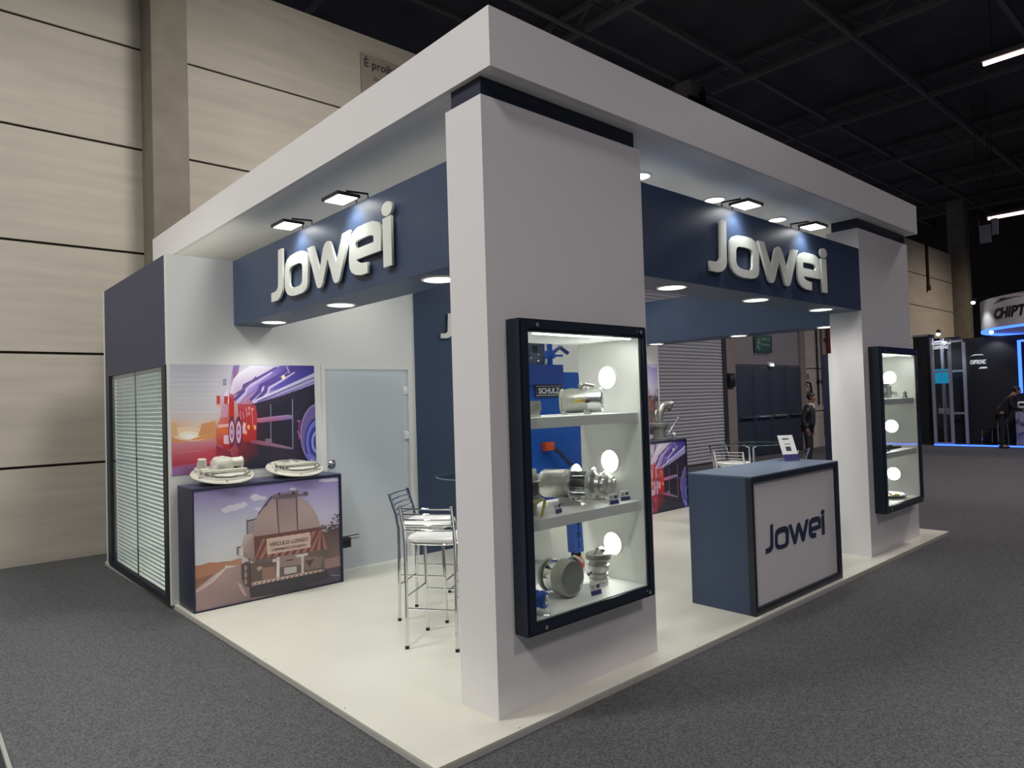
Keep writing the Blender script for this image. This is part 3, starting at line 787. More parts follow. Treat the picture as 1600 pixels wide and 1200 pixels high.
b = MB(); b.box(-0.16, -0.05, 0, -0.13, 0.05, 0.05); b.box(0.0, -0.06, 0, 0.045, 0.06, 0.03, 0.004); b.build('foot', ALU, t)

t = thing('grey_coupler', 'small grey cast coupler by the left end of the top case shelf', 'coupler', (0.86, 0.22, zs), 0.2)
b = MB(); b.prism([(-0.09,0.012),(0.07,0.012),(0.095,0.05),(0.085,0.095),(-0.09,0.095)], (0,0.04,0), (1,0,0), (0,0,1), 0.08); b.build('body', ALUM, t, False)
MB().box(-0.1, -0.05, 0, 0.075, 0.05, 0.012, 0.002).build('base', ALU, t)

# middle shelf: two flanged agitator units on feet
zs2 = 1.043
def agitator(x, y, rz, label, s=1.0, foot=True):
    t = thing('flanged_valve', label, 'valve', (x, y, zs2), rz)
    h = 0.13*s
    MB().lathe([(-0.22*s,0),(-0.22*s,0.082*s),(-0.205*s,0.09*s),(-0.05*s,0.092*s),(-0.045*s,0.086*s),(0,0.086*s)], (0,0,h), (1,0,0), 32).build('body', ALU, t)
    MB().lathe([(0,0.05*s),(0,0.125*s),(0.012*s,0.125*s),(0.012*s,0.05*s)], (0,0,h), (1,0,0), 40, True).build('flange', ALUD, t)
    b = MB()
    for k in range(8):
        a = k*math.pi/4+0.2; b.cyl((0.011*s, 0.106*s*math.cos(a), h+0.106*s*math.sin(a)), (0.0135*s, 0.106*s*math.cos(a), h+0.106*s*math.sin(a)), 0.008*s, seg=8)
    b.build('bolt_hole', BLACK, t)
    MB().lathe([(0.012*s,0.052*s),(0.1*s,0.052*s)], (0,0,h), (1,0,0), 24).build('spool', mat('spool_grey', S(112,114,114), 0.35, 0.8), t)
    b = MB()
    for k in range(4):
        a = k*math.pi/2+0.3; c_, s_ = math.cos(a), math.sin(a)
        b.box(0.012*s, 0.074*s*c_-0.014*s, h+0.074*s*s_-0.014*s, 0.10*s, 0.074*s*c_+0.014*s, h+0.074*s*s_+0.014*s, 0.003*s)
    b.build('rib', ALUD, t)
    MB().lathe([(0.1*s,0.06*s),(0.1*s,0.094*s),(0.125*s,0.094*s),(0.125*s,0.06*s)], (0,0,h), (1,0,0), 32, True).build('collar', ALUD, t)
    MB().lathe([(0.11*s,0.0),(0.11*s,0.088*s),(0.13*s,0.085*s),(0.15*s,0.06*s),(0.175*s,0.055*s),(0.178*s,0.035*s),(0.195*s,0.03*s),(0.195*s,0)], (0,0,h), (1,0,0), 32).build('cap', ALU, t)
    if foot:
        b = MB(); b.prism([(-0.10*s,0),(0.06*s,0),(0.045*s,0.012),(0.0,0.03*s),(-0.03*s,h-0.08*s),(-0.09*s,h-0.08*s)], (0,0.05*s,0), (1,0,0), (0,0,1), 0.1*s); b.build('foot', ALU, t, False)
    return t
agitator(1.34, 0.31, -1.2, 'flanged machined valve with grey body, middle case shelf beside the yellow handle', 1.0)
agitator(1.595, 0.385, -1.2, 'smaller flanged machined valve close to the round lamp, middle case shelf', 0.82)

t = thing('tank_fitting', 'silver tank fitting with yellow handle at the left end of the middle case shelf', 'fitting', (0.865, 0.24, zs2), 0.3)
MB().lathe([(0,0),(0,0.05),(0.01,0.055),(0.06,0.05),(0.085,0.085),(0.1,0.085),(0.1,0.0)], (0,0,0), (0,0,1), 28).build('base', ALU, t)
b = MB(); b.box(-0.06,-0.06,0.1,0.06,0.06,0.12,0.003); b.box(-0.05,-0.05,0.12,-0.035,0.05,0.19); b.box(0.035,-0.05,0.12,0.05,0.05,0.19); b.box(-0.055,-0.055,0.19,0.055,0.055,0.2,0.003); b.build('cage', ALUM, t)
b = MB(); b.prism([(-0.05,0.0),(0.05,0.0),(0.04,0.07),(-0.04,0.07)], (0,0.04,0.2), (1,0,0), (0,0,1), 0.08); b.cyl((-0.03,0,0.27),(-0.03,0,0.3),0.02); b.build('cover', ALUM, t)
b = MB(); b.tube([(-0.09,-0.07,0.09),(0.04,-0.08,0.09),(0.05,-0.085,0.08),(-0.0,-0.09,-0.0)], 0.009, 8); b.build('handle', YELLOW, t)
t = thing('chrome_connector', 'small chrome connector with blue collar on the middle case shelf', 'connector', (0.985, 0.33, zs2))
b = MB(); b.lathe([(0,0),(0,0.03),(0.09,0.028),(0.1,0.018),(0.12,0.018),(0.12,0)], (0,0,0), (0,0,1), 20); b.build('stem', ALUD, t)
MB().lathe([(0.12,0),(0.12,0.045),(0.15,0.045),(0.15,0)], (0,0,0), (0,0,1), 20).build('collar', BLUEA, t)
b = MB(); b.lathe([(0.15,0),(0.15,0.03),(0.2,0.028),(0.21,0.02),(0.235,0.02),(0.235,0)], (0,0,0), (0,0,1), 20)
b.cyl((0,-0.02,0.19),(0.0,-0.055,0.22),0.012); b.build('nozzle', CHROME, t)
card(1.03, 0.15, zs2, 'small price card at the foot of the fitting with the yellow handle', 0.3)
card(1.50, 0.12, zs2, 'small price card in front of the larger flanged valve', -0.1)
card(1.66, 0.16, zs2, 'small price card at the right end of the middle case shelf', -0.15)

# bottom: drum valve, coupling, blue collar
zf = 0.503
t = thing('drum_valve', 'round grey faced drum valve on its side, bottom of the case', 'valve', (1.19, 0.21, zf), -1.12)
MB().lathe([(-0.20,0),(-0.20,0.10),(-0.19,0.104),(-0.18,0.10),(-0.175,0.085),(-0.085,0.085),(-0.08,0.112),(-0.02,0.114),(0.0,0.108),(0.0,0.098),(-0.004,0.096),(-0.004,0)], (0,0,0.116), (0.93,-0.37,0), 40).build('body', ALUM, t)
MB().lathe([(-0.0035,0),(-0.0035,0.095)], (0,0,0.116), (0.93,-0.37,0), 40).build('face', mat('face_grey', S(138,140,138), 0.6, 0.3), t)
MB().lathe([(-0.16,0.086),(-0.16,0.093),(-0.10,0.093),(-0.10,0.086)], (0,0,0.116), (0.93,-0.37,0), 40, True).build('chrome_band', CHROME, t)
b = MB(); b.tube([(-0.05,0.06,0.215),(-0.0,0.04,0.245),(0.05,0.0,0.235),(0.07,-0.01,0.22)], 0.008, 6); b.cyl((0.075,0.06,0.13),(0.1,0.07,0.15),0.014); b.build('handle', ALUD, t)
t = thing('ribbed_coupling', 'upright ribbed cast coupling with a wing cap near the bottom round lamp', 'coupling', (1.53, 0.30, zf), 0.2)
MB().lathe([(0,0),(0,0.062),(0.018,0.062),(0.02,0.054),(0.03,0.054),(0.032,0.064),(0.045,0.064),(0.047,0.054),(0.06,0.054),(0.062,0.062),(0.075,0.062),(0.08,0.052),(0.1,0.066),(0.13,0.07),(0.135,0.062),(0.165,0.06),(0.165,0)], (0,0,0), (0,0,1), 32).build('body', ALU, t)
MB().lathe([(0.165,0),(0.165,0.078),(0.17,0.082),(0.2,0.082),(0.205,0.075),(0.205,0)], (0,0,0), (0,0,1), 32).build('cap', ALUM, t)
b = MB(); b.tube([(-0.05,0,0.205),(-0.02,-0.01,0.235),(0.03,-0.01,0.23),(0.075,0,0.21)], 0.011, 8); b.box(0.055,-0.02,0.165,0.1,0.02,0.21,0.004); b.build('wing', ALUM, t)
t = thing('blue_coupling', 'small blue anodised coupling on a wire stand at the front of the case floor', 'coupling', (0.85, 0.165, zf), -0.75)
MB().lathe([(-0.05,0.03),(-0.05,0.045),(-0.04,0.05),(-0.005,0.05),(0,0.045),(0.01,0.045),(0.02,0.05),(0.045,0.05),(0.05,0.044),(0.05,0.03)], (0,0,0.075), (0.9,-0.43,0), 28, True).build('sleeve', BLUEA, t)
MB().lathe([(-0.055,0),(-0.055,0.028),(0.055,0.028),(0.056,0.012),(0.062,0.01),(0.062,0)], (0,0,0.075), (0.9,-0.43,0), 24).build('core', ALUD, t)
b = MB(); b.tube([(-0.05,-0.05,0.003),(0.06,-0.07,0.003),(0.07,-0.02,0.02),(0.05,0.02,0.03)], 0.003, 6); b.tube([(-0.05,-0.05,0.003),(-0.05,0.03,0.03)], 0.003, 6); b.build('wire_stand', ALUD, t)
card(1.335, 0.15, zf, 'small price card between the drum valve and the ribbed coupling', -0.05, 1.15)

# ---- products in the far case
ox = DX
t = thing('cast_manifold', 'stout cast valve standing on the top shelf of the far case', 'valve', (1.52+ox, 0.35, zs))
MB().lathe([(0,0),(0,0.1),(0.015,0.1),(0.018,0.085),(0.15,0.08),(0.155,0.09),(0.17,0.09),(0.175,0.06),(0.175,0)], (0,0,0), (0,0,1), 28).build('body', ALU, t)
b = MB()
for k in range(6):
    a = k*math.pi/3; b.cyl((0.088*math.cos(a),0.088*math.sin(a),0.0),(0.088*math.cos(a),0.088*math.sin(a),0.14),0.011, seg=8)
b.build('bolt', ALUD, t)
b = MB(); b.cyl((0.06,-0.05,0.06),(0.15,-0.09,0.05),0.03); b.cyl((-0.06,-0.05,0.09),(-0.12,-0.07,0.09),0.025); b.build('port', ALUD, t)
for dx, dy, lab in ((0.16, 0.15, 'small chrome fitting on the far case top shelf, next to the stout valve'), (0.05, 0.12, 'tiny stepped fitting at the front of the far case top shelf')):
    t = thing('small_fitting', lab, 'fitting', (1.5+dx+ox, dy, zs))
    MB().lathe([(0,0),(0,0.025),(0.02,0.025),(0.022,0.015),(0.05,0.014),(0.052,0.02),(0.06,0.02),(0.06,0)], (0,0,0), (0,0,1), 16).build('body', ALUD, t)
    MB().lathe([(0.06,0),(0.06,0.008),(0.075,0.008),(0.075,0)], (0,0,0), (0,0,1), 12).build('tip', BRASS, t)
t = thing('rubber_gasket', 'flat black gasket lying folded on the middle shelf of the far case', 'gasket', (1.4+ox, 0.3, zs2))
b = MB(); b.prism([(-0.22,0.0),(0.28,0.0),(0.26,0.018),(0.05,0.03),(-0.06,0.055),(-0.12,0.045),(-0.2,0.02)], (0,0.08,0), (1,0,0), (0,0,1), 0.16); b.build('body', RUBBER, t, False)
MB().lathe([(0,0.05),(0,0.075),(0.012,0.075),(0.012,0.05)], (-0.3,-0.08,0), (0,0,1), 24, True).build('ring', RUBBER, t)
t = thing('brass_tray', 'shallow steel dish heaped with brass rings in the bottom of the far case', 'dish', (1.42+ox, 0.29, zf))
MB().lathe([(0,0),(0,0.13),(0.03,0.19),(0.036,0.19),(0.008,0.125),(0.008,0)], (0,0,0), (0,0,1), 36).build('dish', ALUD, t)
for k in range(12):
    a = k*2.4; r = 0.03+0.085*((k*0.37) % 1)
    MB().lathe([(-0.006,0.012),(-0.006,0.022),(0.006,0.022),(0.006,0.012)], (r*math.cos(a), r*math.sin(a), 0.022+0.004*(k % 3)), (0.3*math.sin(k), 0.3*math.cos(k), 1), 16, True).build('brass_ring', BRASS, t)
t = thing('ball_gauge', 'slim probe with a round white tip in the bottom of the far case', 'gauge', (1.63+ox, 0.42, zf))
MB().lathe([(0,0),(0,0.03),(0.008,0.03),(0.01,0.006),(0.17,0.006)], (0,0,0), (0,0,1), 14).build('rod', ALUD, t)
MB().ball((0,0,0.18), 0.018).build('tip', CARDW, t)

# ================================================================== COUNTERS
rc = thing('reception_counter', 'navy reception counter with pale front panel and navy Jowei logo', 'counter', (3.8, 0.32, 0))
jx0, jx1, jy0, jy1, jz = 3.027, 4.5896, 0.039, 0.605, 1.072
TOPM = mat('counter_top', S(98, 114, 136), 0.35)
MB().box(jx0, jy0+0.05, 0, jx1, jy1, jz-0.012).build('body', NAVY, rc, False, True)
MB().box(jx0, jy0, jz-0.012, jx1, jy1, jz, 0.002).build('worktop', TOPM, rc, False, True)
b = MB(); b.box(jx0, jy0, 0, jx0+0.035, jy0+0.05, jz-0.012); b.box(jx1-0.06, jy0, 0, jx1, jy0+0.05, jz-0.012)
b.box(jx0+0.035, jy0, jz-0.055, jx1-0.06, jy0+0.05, jz-0.012); b.box(jx0+0.035, jy0, 0, jx1-0.06, jy0+0.05, 0.06)
b.build('front_frame', NAVYC, rc, False, True)
fp = MB().box(jx0+0.035, jy0+0.022, 0.06, jx1-0.06, jy0+0.05, jz-0.055).build('front_panel', WHITE, rc, False, True)
logo(rc, (3.245, jy0+0.0205, 0.437), (1,0,0), (0,0,1), 1.06, 0.225, 0.002, LETN, 0)

# leaflet stand on the counter
t = thing('leaflet_holder', 'clear acrylic holder with a leaning white price leaflet on the reception counter', 'leaflet holder', (4.40, 0.40, jz), -0.5)
b = MB(); b.hexa([(-0.08,-0.03,0.004),(0.08,-0.03,0.004),(0.08,-0.027,0.004),(-0.08,-0.027,0.004),(-0.08,0.07,0.235),(0.08,0.07,0.235),(0.08,0.073,0.235),(-0.08,0.073,0.235)])
lf = b.build('leaflet', CARDW, t, False)
b = MB(); b.hexa([(-0.08,-0.031,0.004),(0.08,-0.031,0.004),(0.08,-0.029,0.004),(-0.08,-0.029,0.004),(-0.08,-0.007,0.06),(0.08,-0.007,0.06),(0.08,-0.004,0.06),(-0.08,-0.004,0.06)])
b.build('band', CARDN, t, False)
b = MB()
for (x0, x1, z0, z1) in ((-0.04,0.03,0.195,0.207),(-0.03,0.03,0.15,0.156),(-0.03,0.025,0.09,0.13)):
    f_ = lambda z: -0.03+0.1*(z-0.004)/0.231-0.0012
    b.hexa([(x0,f_(z0),z0),(x1,f_(z0),z0),(x1,f_(z0)+0.002,z0),(x0,f_(z0)+0.002,z0),(x0,f_(z1),z1),(x1,f_(z1),z1),(x1,f_(z1)+0.002,z1),(x0,f_(z1)+0.002,z1)])
b.build('print_block', INK, t, False)
MB().box(-0.09, -0.06, 0, 0.09, 0.1, 0.004, 0.001).build('acrylic_base', GLASS, t)

# ---- pictures (drawn in pixel units of the photograph's crop, mapped to the flat film)
TANK_C = [(65,140),(1308,12),(1330,912),(70,1190)]
TANK_G = [[(150,138,190),(142,128,188),(140,126,190),(146,132,194),(150,138,196),(158,146,200)],
          [(178,174,200),(176,172,202),(178,174,206),(176,170,206),(176,170,206),(172,164,204)],
          [(196,196,208),(198,198,208),(196,196,208),(196,192,208),(196,190,210),(192,186,210)],
          [(204,206,212),(206,208,212),(204,204,210),(196,188,200),(192,186,200),(186,176,196)],
          [(206,206,208),(208,204,204),(196,184,180),(180,164,164),(150,130,128),(140,122,120)],
          [(186,140,118),(190,152,136),(176,146,140),(150,130,128),(120,108,106),(112,100,104)],
          [(176,142,136),(168,138,136),(160,132,134),(120,106,108),(96,90,98),(92,86,98)]]
def tank_shapes():
    H = []
    a = lambda pts, col: H.append((pts, col))
    # clouds
    for cx, cy, rx, ry in ((345,300,40,22),(400,280,60,26),(460,265,50,24),(500,250,30,22),(600,190,44,30),(650,195,46,18),(640,290,50,16),(920,118,30,12),(1200,45,60,14),(1260,40,50,14)):
        a(ell(cx, cy, rx, ry), (212,206,222))
    # hills and road
    a([(70,790),(130,775),(200,752),(260,755),(320,745),(380,742),(440,722),(480,715),(480,780),(330,800),(70,830)], [(176,124,100)]*7+[(180,140,118)]*2)
    a([(70,785),(200,765),(330,780),(330,800),(290,830),(220,880),(130,940),(70,985)], (178,128,104))
    a([(70,900),(150,880),(240,850),(180,910),(70,990)], (150,108,94))
    a([(70,1020),(160,960),(240,905),(300,840),(330,800),(400,785),(480,780),(560,1060),(540,1090),(75,1190)], [(168,140,138),(170,142,138),(172,144,138),(176,148,142),(178,152,148),(176,150,146),(160,136,134),(130,112,114),(132,116,118),(164,140,142)])
    a([(70,1010),(150,960),(235,900),(295,838),(330,800),(430,778),(432,785),(340,806),(305,845),(245,908),(160,970),(70,1022)], (208,196,188))
    a([(430,920),(470,945),(520,1050),(490,1040)], (182,160,156))
    # bushes right
    a([(1150,470),(1200,490),(1240,470),(1290,450),(1330,440),(1330,720),(1180,720),(1100,600)], [(96,82,82),(104,86,84),(98,82,82),(92,78,80),(96,80,82),(128,108,104),(118,100,98),(96,84,84)])
    rn = random.Random(5)
    for k in range(70):
        x = 1215+rn.random()*110; y = 335+rn.random()*140; r = 4+rn.random()*9
        if (x-1215)/110 > (470-y)/260: a(ell(x, y, r, r*0.6, 7), (92,80,92))
    for k in range(30):
        x = 1150+rn.random()*80; y = 430+rn.random()*70; a(ell(x, y, 8, 6, 7), (94,82,88))
    a([(1180,730),(1330,690),(1330,800),(1180,810)], (152,124,120))
    a([(1100,830),(1330,780),(1330,912),(900,1010)], [(92,84,92),(88,82,94),(84,80,96),(84,80,86)])
    a(line((1130,858),(1325,866),6), (150,144,154))
    # shadow under truck
    a([(540,970),(700,930),(1190,800),(1250,880),(900,1000),(550,1065)], (72,70,74))
    # tank body far side
    a([(480,620),(500,520),(560,470),(600,560),(600,760),(490,700)], [(176,156,152),(196,178,174),(190,172,168),(160,140,138),(130,110,108),(140,120,118)])
    a(line((525,380),(525,510),7), (92,78,82)); a(line((605,372),(525,392),7), (96,82,86))
    for k in range(6): a(line((525,400+k*20),(590,385+k*20),7), (120,100,104))
    a([(620,330),(690,230),(735,175),(750,185),(700,245),(630,345)], (100,88,98))
    for k in range(6): a(line((620+k*20,360-k*32),(660+k*14,330-k*28),6), (82,70,80))
    # tank end
    tank = [(570,500),(580,430),(610,360),(660,290),(710,240),(760,195),(850,165),(960,178),(1030,220),(1090,290),(1130,360),(1155,440),(1160,520),(1150,610),(1080,700),(600,740)]
    tc = [(168,142,140),(172,148,144),(176,152,148),(176,150,146),(170,144,144),(160,136,142),(160,136,142),(168,146,150),(176,154,154),(180,158,156),(176,154,152),(168,146,146),(150,128,128),(130,110,110),(120,100,100),(140,116,114)]
    a(tank, tc)
    a([(770,200),(960,185),(965,470),(790,500)], [(150,126,132),(156,134,138),(172,148,146),(170,146,144)])
    a(line((780,195),(798,500),9), (84,64,64)); a(line((948,182),(958,470),9), (84,64,64))
    a([(748,165),(960,130),(972,170),(955,190),(770,210),(750,200)], [(138,118,132),(144,126,140),(120,100,112),(110,92,100),(110,92,100),(120,102,112)])
    a(line((800,182),(945,160),8), (92,74,84)); a(ell(1028,158,22,20), (112,94,104)); a(line((970,172),(1015,165),16), (128,110,120))
    a(ell(800,160,12,12), (84,70,80)); a(ell(925,150,12,12), (84,70,80))
    # striped band
    a([(582,530),(1160,442),(1160,620),(1080,690),(700,735),(590,735)], (112,78,74))
    for k in range(11):
        x = 560+k*62; yb = 735-(k*62)*0.15; yt = 545-(k*62)*0.155
        a([(max(584,x),min(yb,740)),(x+34,yb-4),(min(x+124,1160),yt),(min(x+92,1160),yt+4)], (160,112,106))
    a([(690,548),(1065,490),(1070,620),(695,685)], (206,178,164))
    # underside
    a([(590,735),(1180,640),(1190,800),(600,930)], (112,98,96))
    a([(800,700),(985,672),(985,770),(805,795)], (150,130,124)); a(line((860,738),(920,726),10), (80,66,64))
    a([(545,760),(760,745),(765,890),(545,930)], (104,90,84)); a([(650,800),(760,785),(765,885),(655,905)], (150,116,106))
    a([(600,800),(640,780),(655,800),(620,830)], (168,152,142))
    a([(778,708),(802,704),(800,880),(772,885)], (214,208,206)); a([(985,680),(1012,676),(1010,850),(990,855)], (192,184,180))
    a([(740,725),(800,712),(800,740),(740,752)], (196,188,184)); a([(940,690),(1045,668),(1045,690),(950,708)], (204,196,190))
    a([(840,800),(948,785),(948,838),(842,858)], (186,180,180)); a([(1015,700),(1180,700),(1150,800),(1020,820)], (132,114,110))
    a([(1020,740),(1100,720),(1060,790)], (92,78,78))
    # bumper stripes
    a([(580,925),(1185,808),(1185,826),(590,952)], (196,178,170))
    for k in range(15):
        x = 592+k*40; y = 940-k*7.9; a([(x,y+10),(x+16,y+7),(x+30,y-16),(x+14,y-13)], (142,96,92))
    # left wheels and mirrors
    a([(470,770),(520,745),(545,760),(550,970),(500,960),(475,900)], (92,80,80))
    for k in range(3): a(ell(508,800+k*60,12,26), (150,132,130))
    a([(455,620),(485,615),(490,695),(460,700)], (208,200,198)); a(line((440,620),(440,690),9), (90,76,78)); a(line((440,622),(470,618),8), (90,76,78))
    a(line((540,720),(560,1030),8), (82,70,72))
    return H

TRUCK_C = [(20,45),(1380,62),(1405,952),(45,1135)]
TRUCK_G = [[(196,196,204),(194,194,204),(196,194,206),(210,208,222),(168,150,204),(110,92,180),(74,66,150)],
           [(200,200,208),(198,198,206),(202,200,210),(216,210,226),(160,140,200),(110,96,180),(84,76,150)],
           [(204,204,210),(206,206,212),(208,206,212),(190,150,190),(150,130,190),(80,70,130),(60,56,100)],
           [(206,204,206),(208,206,208),(206,202,206),(180,90,110),(80,56,86),(56,50,72),(70,60,110)],
           [(224,180,140),(226,204,186),(218,160,130),(190,70,70),(70,50,70),(52,48,64),(60,52,92)],
           [(204,140,120),(204,150,150),(206,120,120),(150,60,76),(64,54,66),(52,50,62),(60,54,84)],
           [(190,80,96),(200,80,90),(190,70,84),(110,50,72),(60,54,64),(54,52,62),(64,58,90)],
           [(160,110,160),(170,90,130),(150,60,90),(90,50,70),(60,56,64),(58,56,64),(66,62,86)]]
def truck_shapes():
    H = []
    a = lambda pts, col: H.append((pts, col))
    # sky streaks, sunset glow
    for k in range(10): a([(20,150+k*45),(480,140+k*45),(520,150+k*45),(20,162+k*45)], (206+(k % 3)*4,206+(k % 3)*4,214))
    a(ell(220,720,190,70,24), (238,208,176)); a(ell(215,735,100,40,24), (250,236,214)); a(ell(215,745,50,20,16), (255,250,238))
    a([(30,610),(90,620),(100,740),(40,760)], (222,178,130)); a([(340,620),(470,590),(480,720),(300,740)], (214,150,104))
    a([(30,780),(200,785),(330,740),(480,720),(480,740),(300,775),(40,805)], (226,148,86))
    a([(40,820),(480,780),(480,860),(40,900)], [(206,140,150),(200,130,140),(196,84,100),(200,110,124)])
    a([(40,930),(480,860),(480,960),(40,1040)], [(196,96,110),(196,76,92),(180,60,78),(178,60,84)])
    a([(40,1060),(300,1010),(460,1000),(300,1130),(40,1140)], [(168,120,170),(150,80,130),(120,60,90),(110,70,110),(160,120,180)])
    # cab of the truck
    a([(535,310),(600,250),(640,60),(700,55),(650,330),(640,560),(520,560),(520,400)], [(206,196,222),(214,206,230),(130,120,180),(150,140,196),(190,60,60),(190,50,48),(206,150,170),(210,180,200)])
    a([(545,330),(600,260),(600,420),(550,420)], (220,214,232)); a([(600,340),(650,400),(650,560),(600,560)], (190,52,44))
    a([(478,345),(518,345),(518,440),(478,440)], (214,150,140)); a([(484,352),(512,352),(512,425),(484,425)], (184,66,52)); a([(478,435),(515,435),(512,465),(482,465)], (230,190,170))
    a([(552,352),(592,352),(586,425),(552,425)], (186,70,60)); a([(540,440),(590,440),(585,550),(535,550)], (206,150,176))
    for k in range(4): a(line((540,200+k*16),(575,190+k*16),9), (120,110,150))
    # tank with ribs
    a([(640,190),(690,130),(800,60),(1160,60),(700,330),(640,340),(605,320)], [(230,226,238),(238,236,246),(240,240,248),(206,196,226),(190,160,206),(190,150,196),(230,220,234)])
    a([(700,330),(880,180),(1000,100),(1080,62),(1200,62),(1120,130),(920,260),(760,360),(700,430)], [(196,176,220),(170,150,206),(150,130,204),(130,112,196),(98,84,176),(96,84,180),(110,96,190),(150,120,190),(180,120,160)])
    a([(1170,62),(1382,62),(1382,140),(1100,280),(920,300),(1010,200)], [(84,74,164),(66,62,140),(76,70,150),(100,92,180),(126,116,196),(100,90,184)])
    for x0 in (700, 850, 905):
        a([(x0-60,380),(x0+20,290),(x0+30,240),(x0+180,160),(x0+320,80),(x0+340,70),(x0+345,84),(x0+190,180),(x0+60,258),(x0+50,310),(x0-40,400)], (96,80,150))
        a([(x0-40,400),(x0+50,312),(x0+62,262),(x0+190,186),(x0+300,116),(x0+306,128),(x0+200,202),(x0+80,278),(x0+66,330),(x0-10,420)], (206,190,230))
    a([(650,330),(740,270),(850,160),(860,172),(745,290),(655,345)], (120,92,140))
    a(ell(1105,168,18,20,14), (250,240,214)); a(line((1135,70),(1160,130),14), (180,172,220))
    # chrome rail
    a([(850,380),(1390,125),(1395,225),(1100,330),(860,425)], [(220,214,236),(206,206,232),(160,152,206),(170,160,210),(196,170,214)])
    a([(860,395),(1390,160),(1390,172),(870,408)], (110,100,160)); a([(855,410),(1390,200),(1390,212),(865,424)], (146,130,196))
    for k in range(8): a([(880+k*52,425-k*20),(915+k*52,408-k*20),(905+k*52,450-k*20),(885+k*52,455-k*20)], (150,140,196))
    # dark side boxes
    a([(760,440),(1100,340),(1395,230),(1400,960),(700,1060),(690,820),(720,560)], (54,51,66))
    a([(690,820),(720,560),(800,520),(860,760),(900,900),(700,1060)], [(140,50,62),(170,54,62),(120,50,64),(70,50,64),(56,52,64),(60,54,62)])
    a([(870,450),(985,420),(985,770),(870,760)], [(66,48,66),(54,48,66),(50,46,60),(70,46,60)]); a([(1000,420),(1180,370),(1185,810),(1000,775)], (48,46,60))
    a(line((990,420),(995,770),10), (120,116,140)); a(line((1188,370),(1195,830),10), (132,128,152))
    a([(800,565),(1140,515),(1190,520),(1190,555),(900,595),(790,590)], [(200,120,150),(140,120,180),(150,140,190),(110,96,150),(170,90,120),(210,110,130)])
    a([(800,755),(950,770),(1190,820),(1185,838),(960,812),(800,790)], [(170,90,110),(150,110,140),(150,130,160),(110,90,120),(120,70,90),(150,60,80)])
    a([(940,745),(1000,742),(1005,775),(945,772)], (140,116,136))
    # red lights cluster
    a([(680,420),(850,430),(865,520),(860,760),(740,780),(700,600)], [(190,80,90),(170,70,84),(190,60,60),(170,46,50),(190,50,46),(200,70,66)])
    for x, y in ((780,515),(785,640),(845,640),(720,640),(790,460),(820,470),(760,690)): a(ell(x, y, 12, 24 if y > 600 else 12, 12), (244,180,110) if y > 600 and x > 760 else (236,150,140))
    for k in range(10): a(line((690+k*14,450+(k*37) % 60),(700+k*14,520+(k*53) % 120),6), (222,150,170) if k % 2 else (150,40,50))
    # front bumper, front wheels
    a([(480,640),(520,560),(620,555),(640,800),(620,850),(500,870),(480,760)], [(214,130,110),(206,120,110),(206,80,70),(190,50,44),(150,40,50),(170,50,54),(206,90,70)])
    a([(490,625),(610,610),(610,640),(495,655)], (232,180,170)); a([(500,660),(600,650),(600,700),(505,710)], (224,110,60)); a([(550,725),(620,715),(610,805),(550,805)], (226,190,200))
    for cx in (627, 692):
        a(ell(cx, 690, 34, 150, 24), (110,50,80)); a(ell(cx, 690, 24, 105, 24), (214,180,206)); a(ell(cx, 690, 12, 60, 20), (150,90,130)); a(ell(cx, 690, 6, 24, 12), (230,210,226))
    a([(735,600),(760,600),(750,700),(730,700)], (226,196,212))
    a([(470,830),(500,820),(640,900),(600,920)], (180,130,200)); a([(480,820),(620,880),(640,990),(480,960)], [(150,50,70),(130,50,76),(110,46,66),(150,50,70)])
    # rear wheel
    a(ell(1420,690,190,320,40), (48,46,62)); a(ell(1420,690,160,285,40), (150,132,186)); a(ell(1420,690,150,270,40), (112,98,156))
    a(ell(1420,760,120,230,36), (58,60,120)); a(ell(1420,760,108,205,36), (110,116,206)); a(ell(1420,760,84,160,32), (64,66,140)); a(ell(1420,760,60,110,28), (150,156,226)); a(ell(1420,760,44,80,28), (70,72,150))
    a([(1300,880),(1340,940),(1400,980),(1400,900),(1350,860)], (120,120,206)); a([(1240,560),(1262,560),(1262,740),(1240,740)], (120,60,100))
    a(line((1230,570),(1262,570),8), (150,140,180)); a(line((1235,660),(1270,740),8), (190,120,160))
    return H

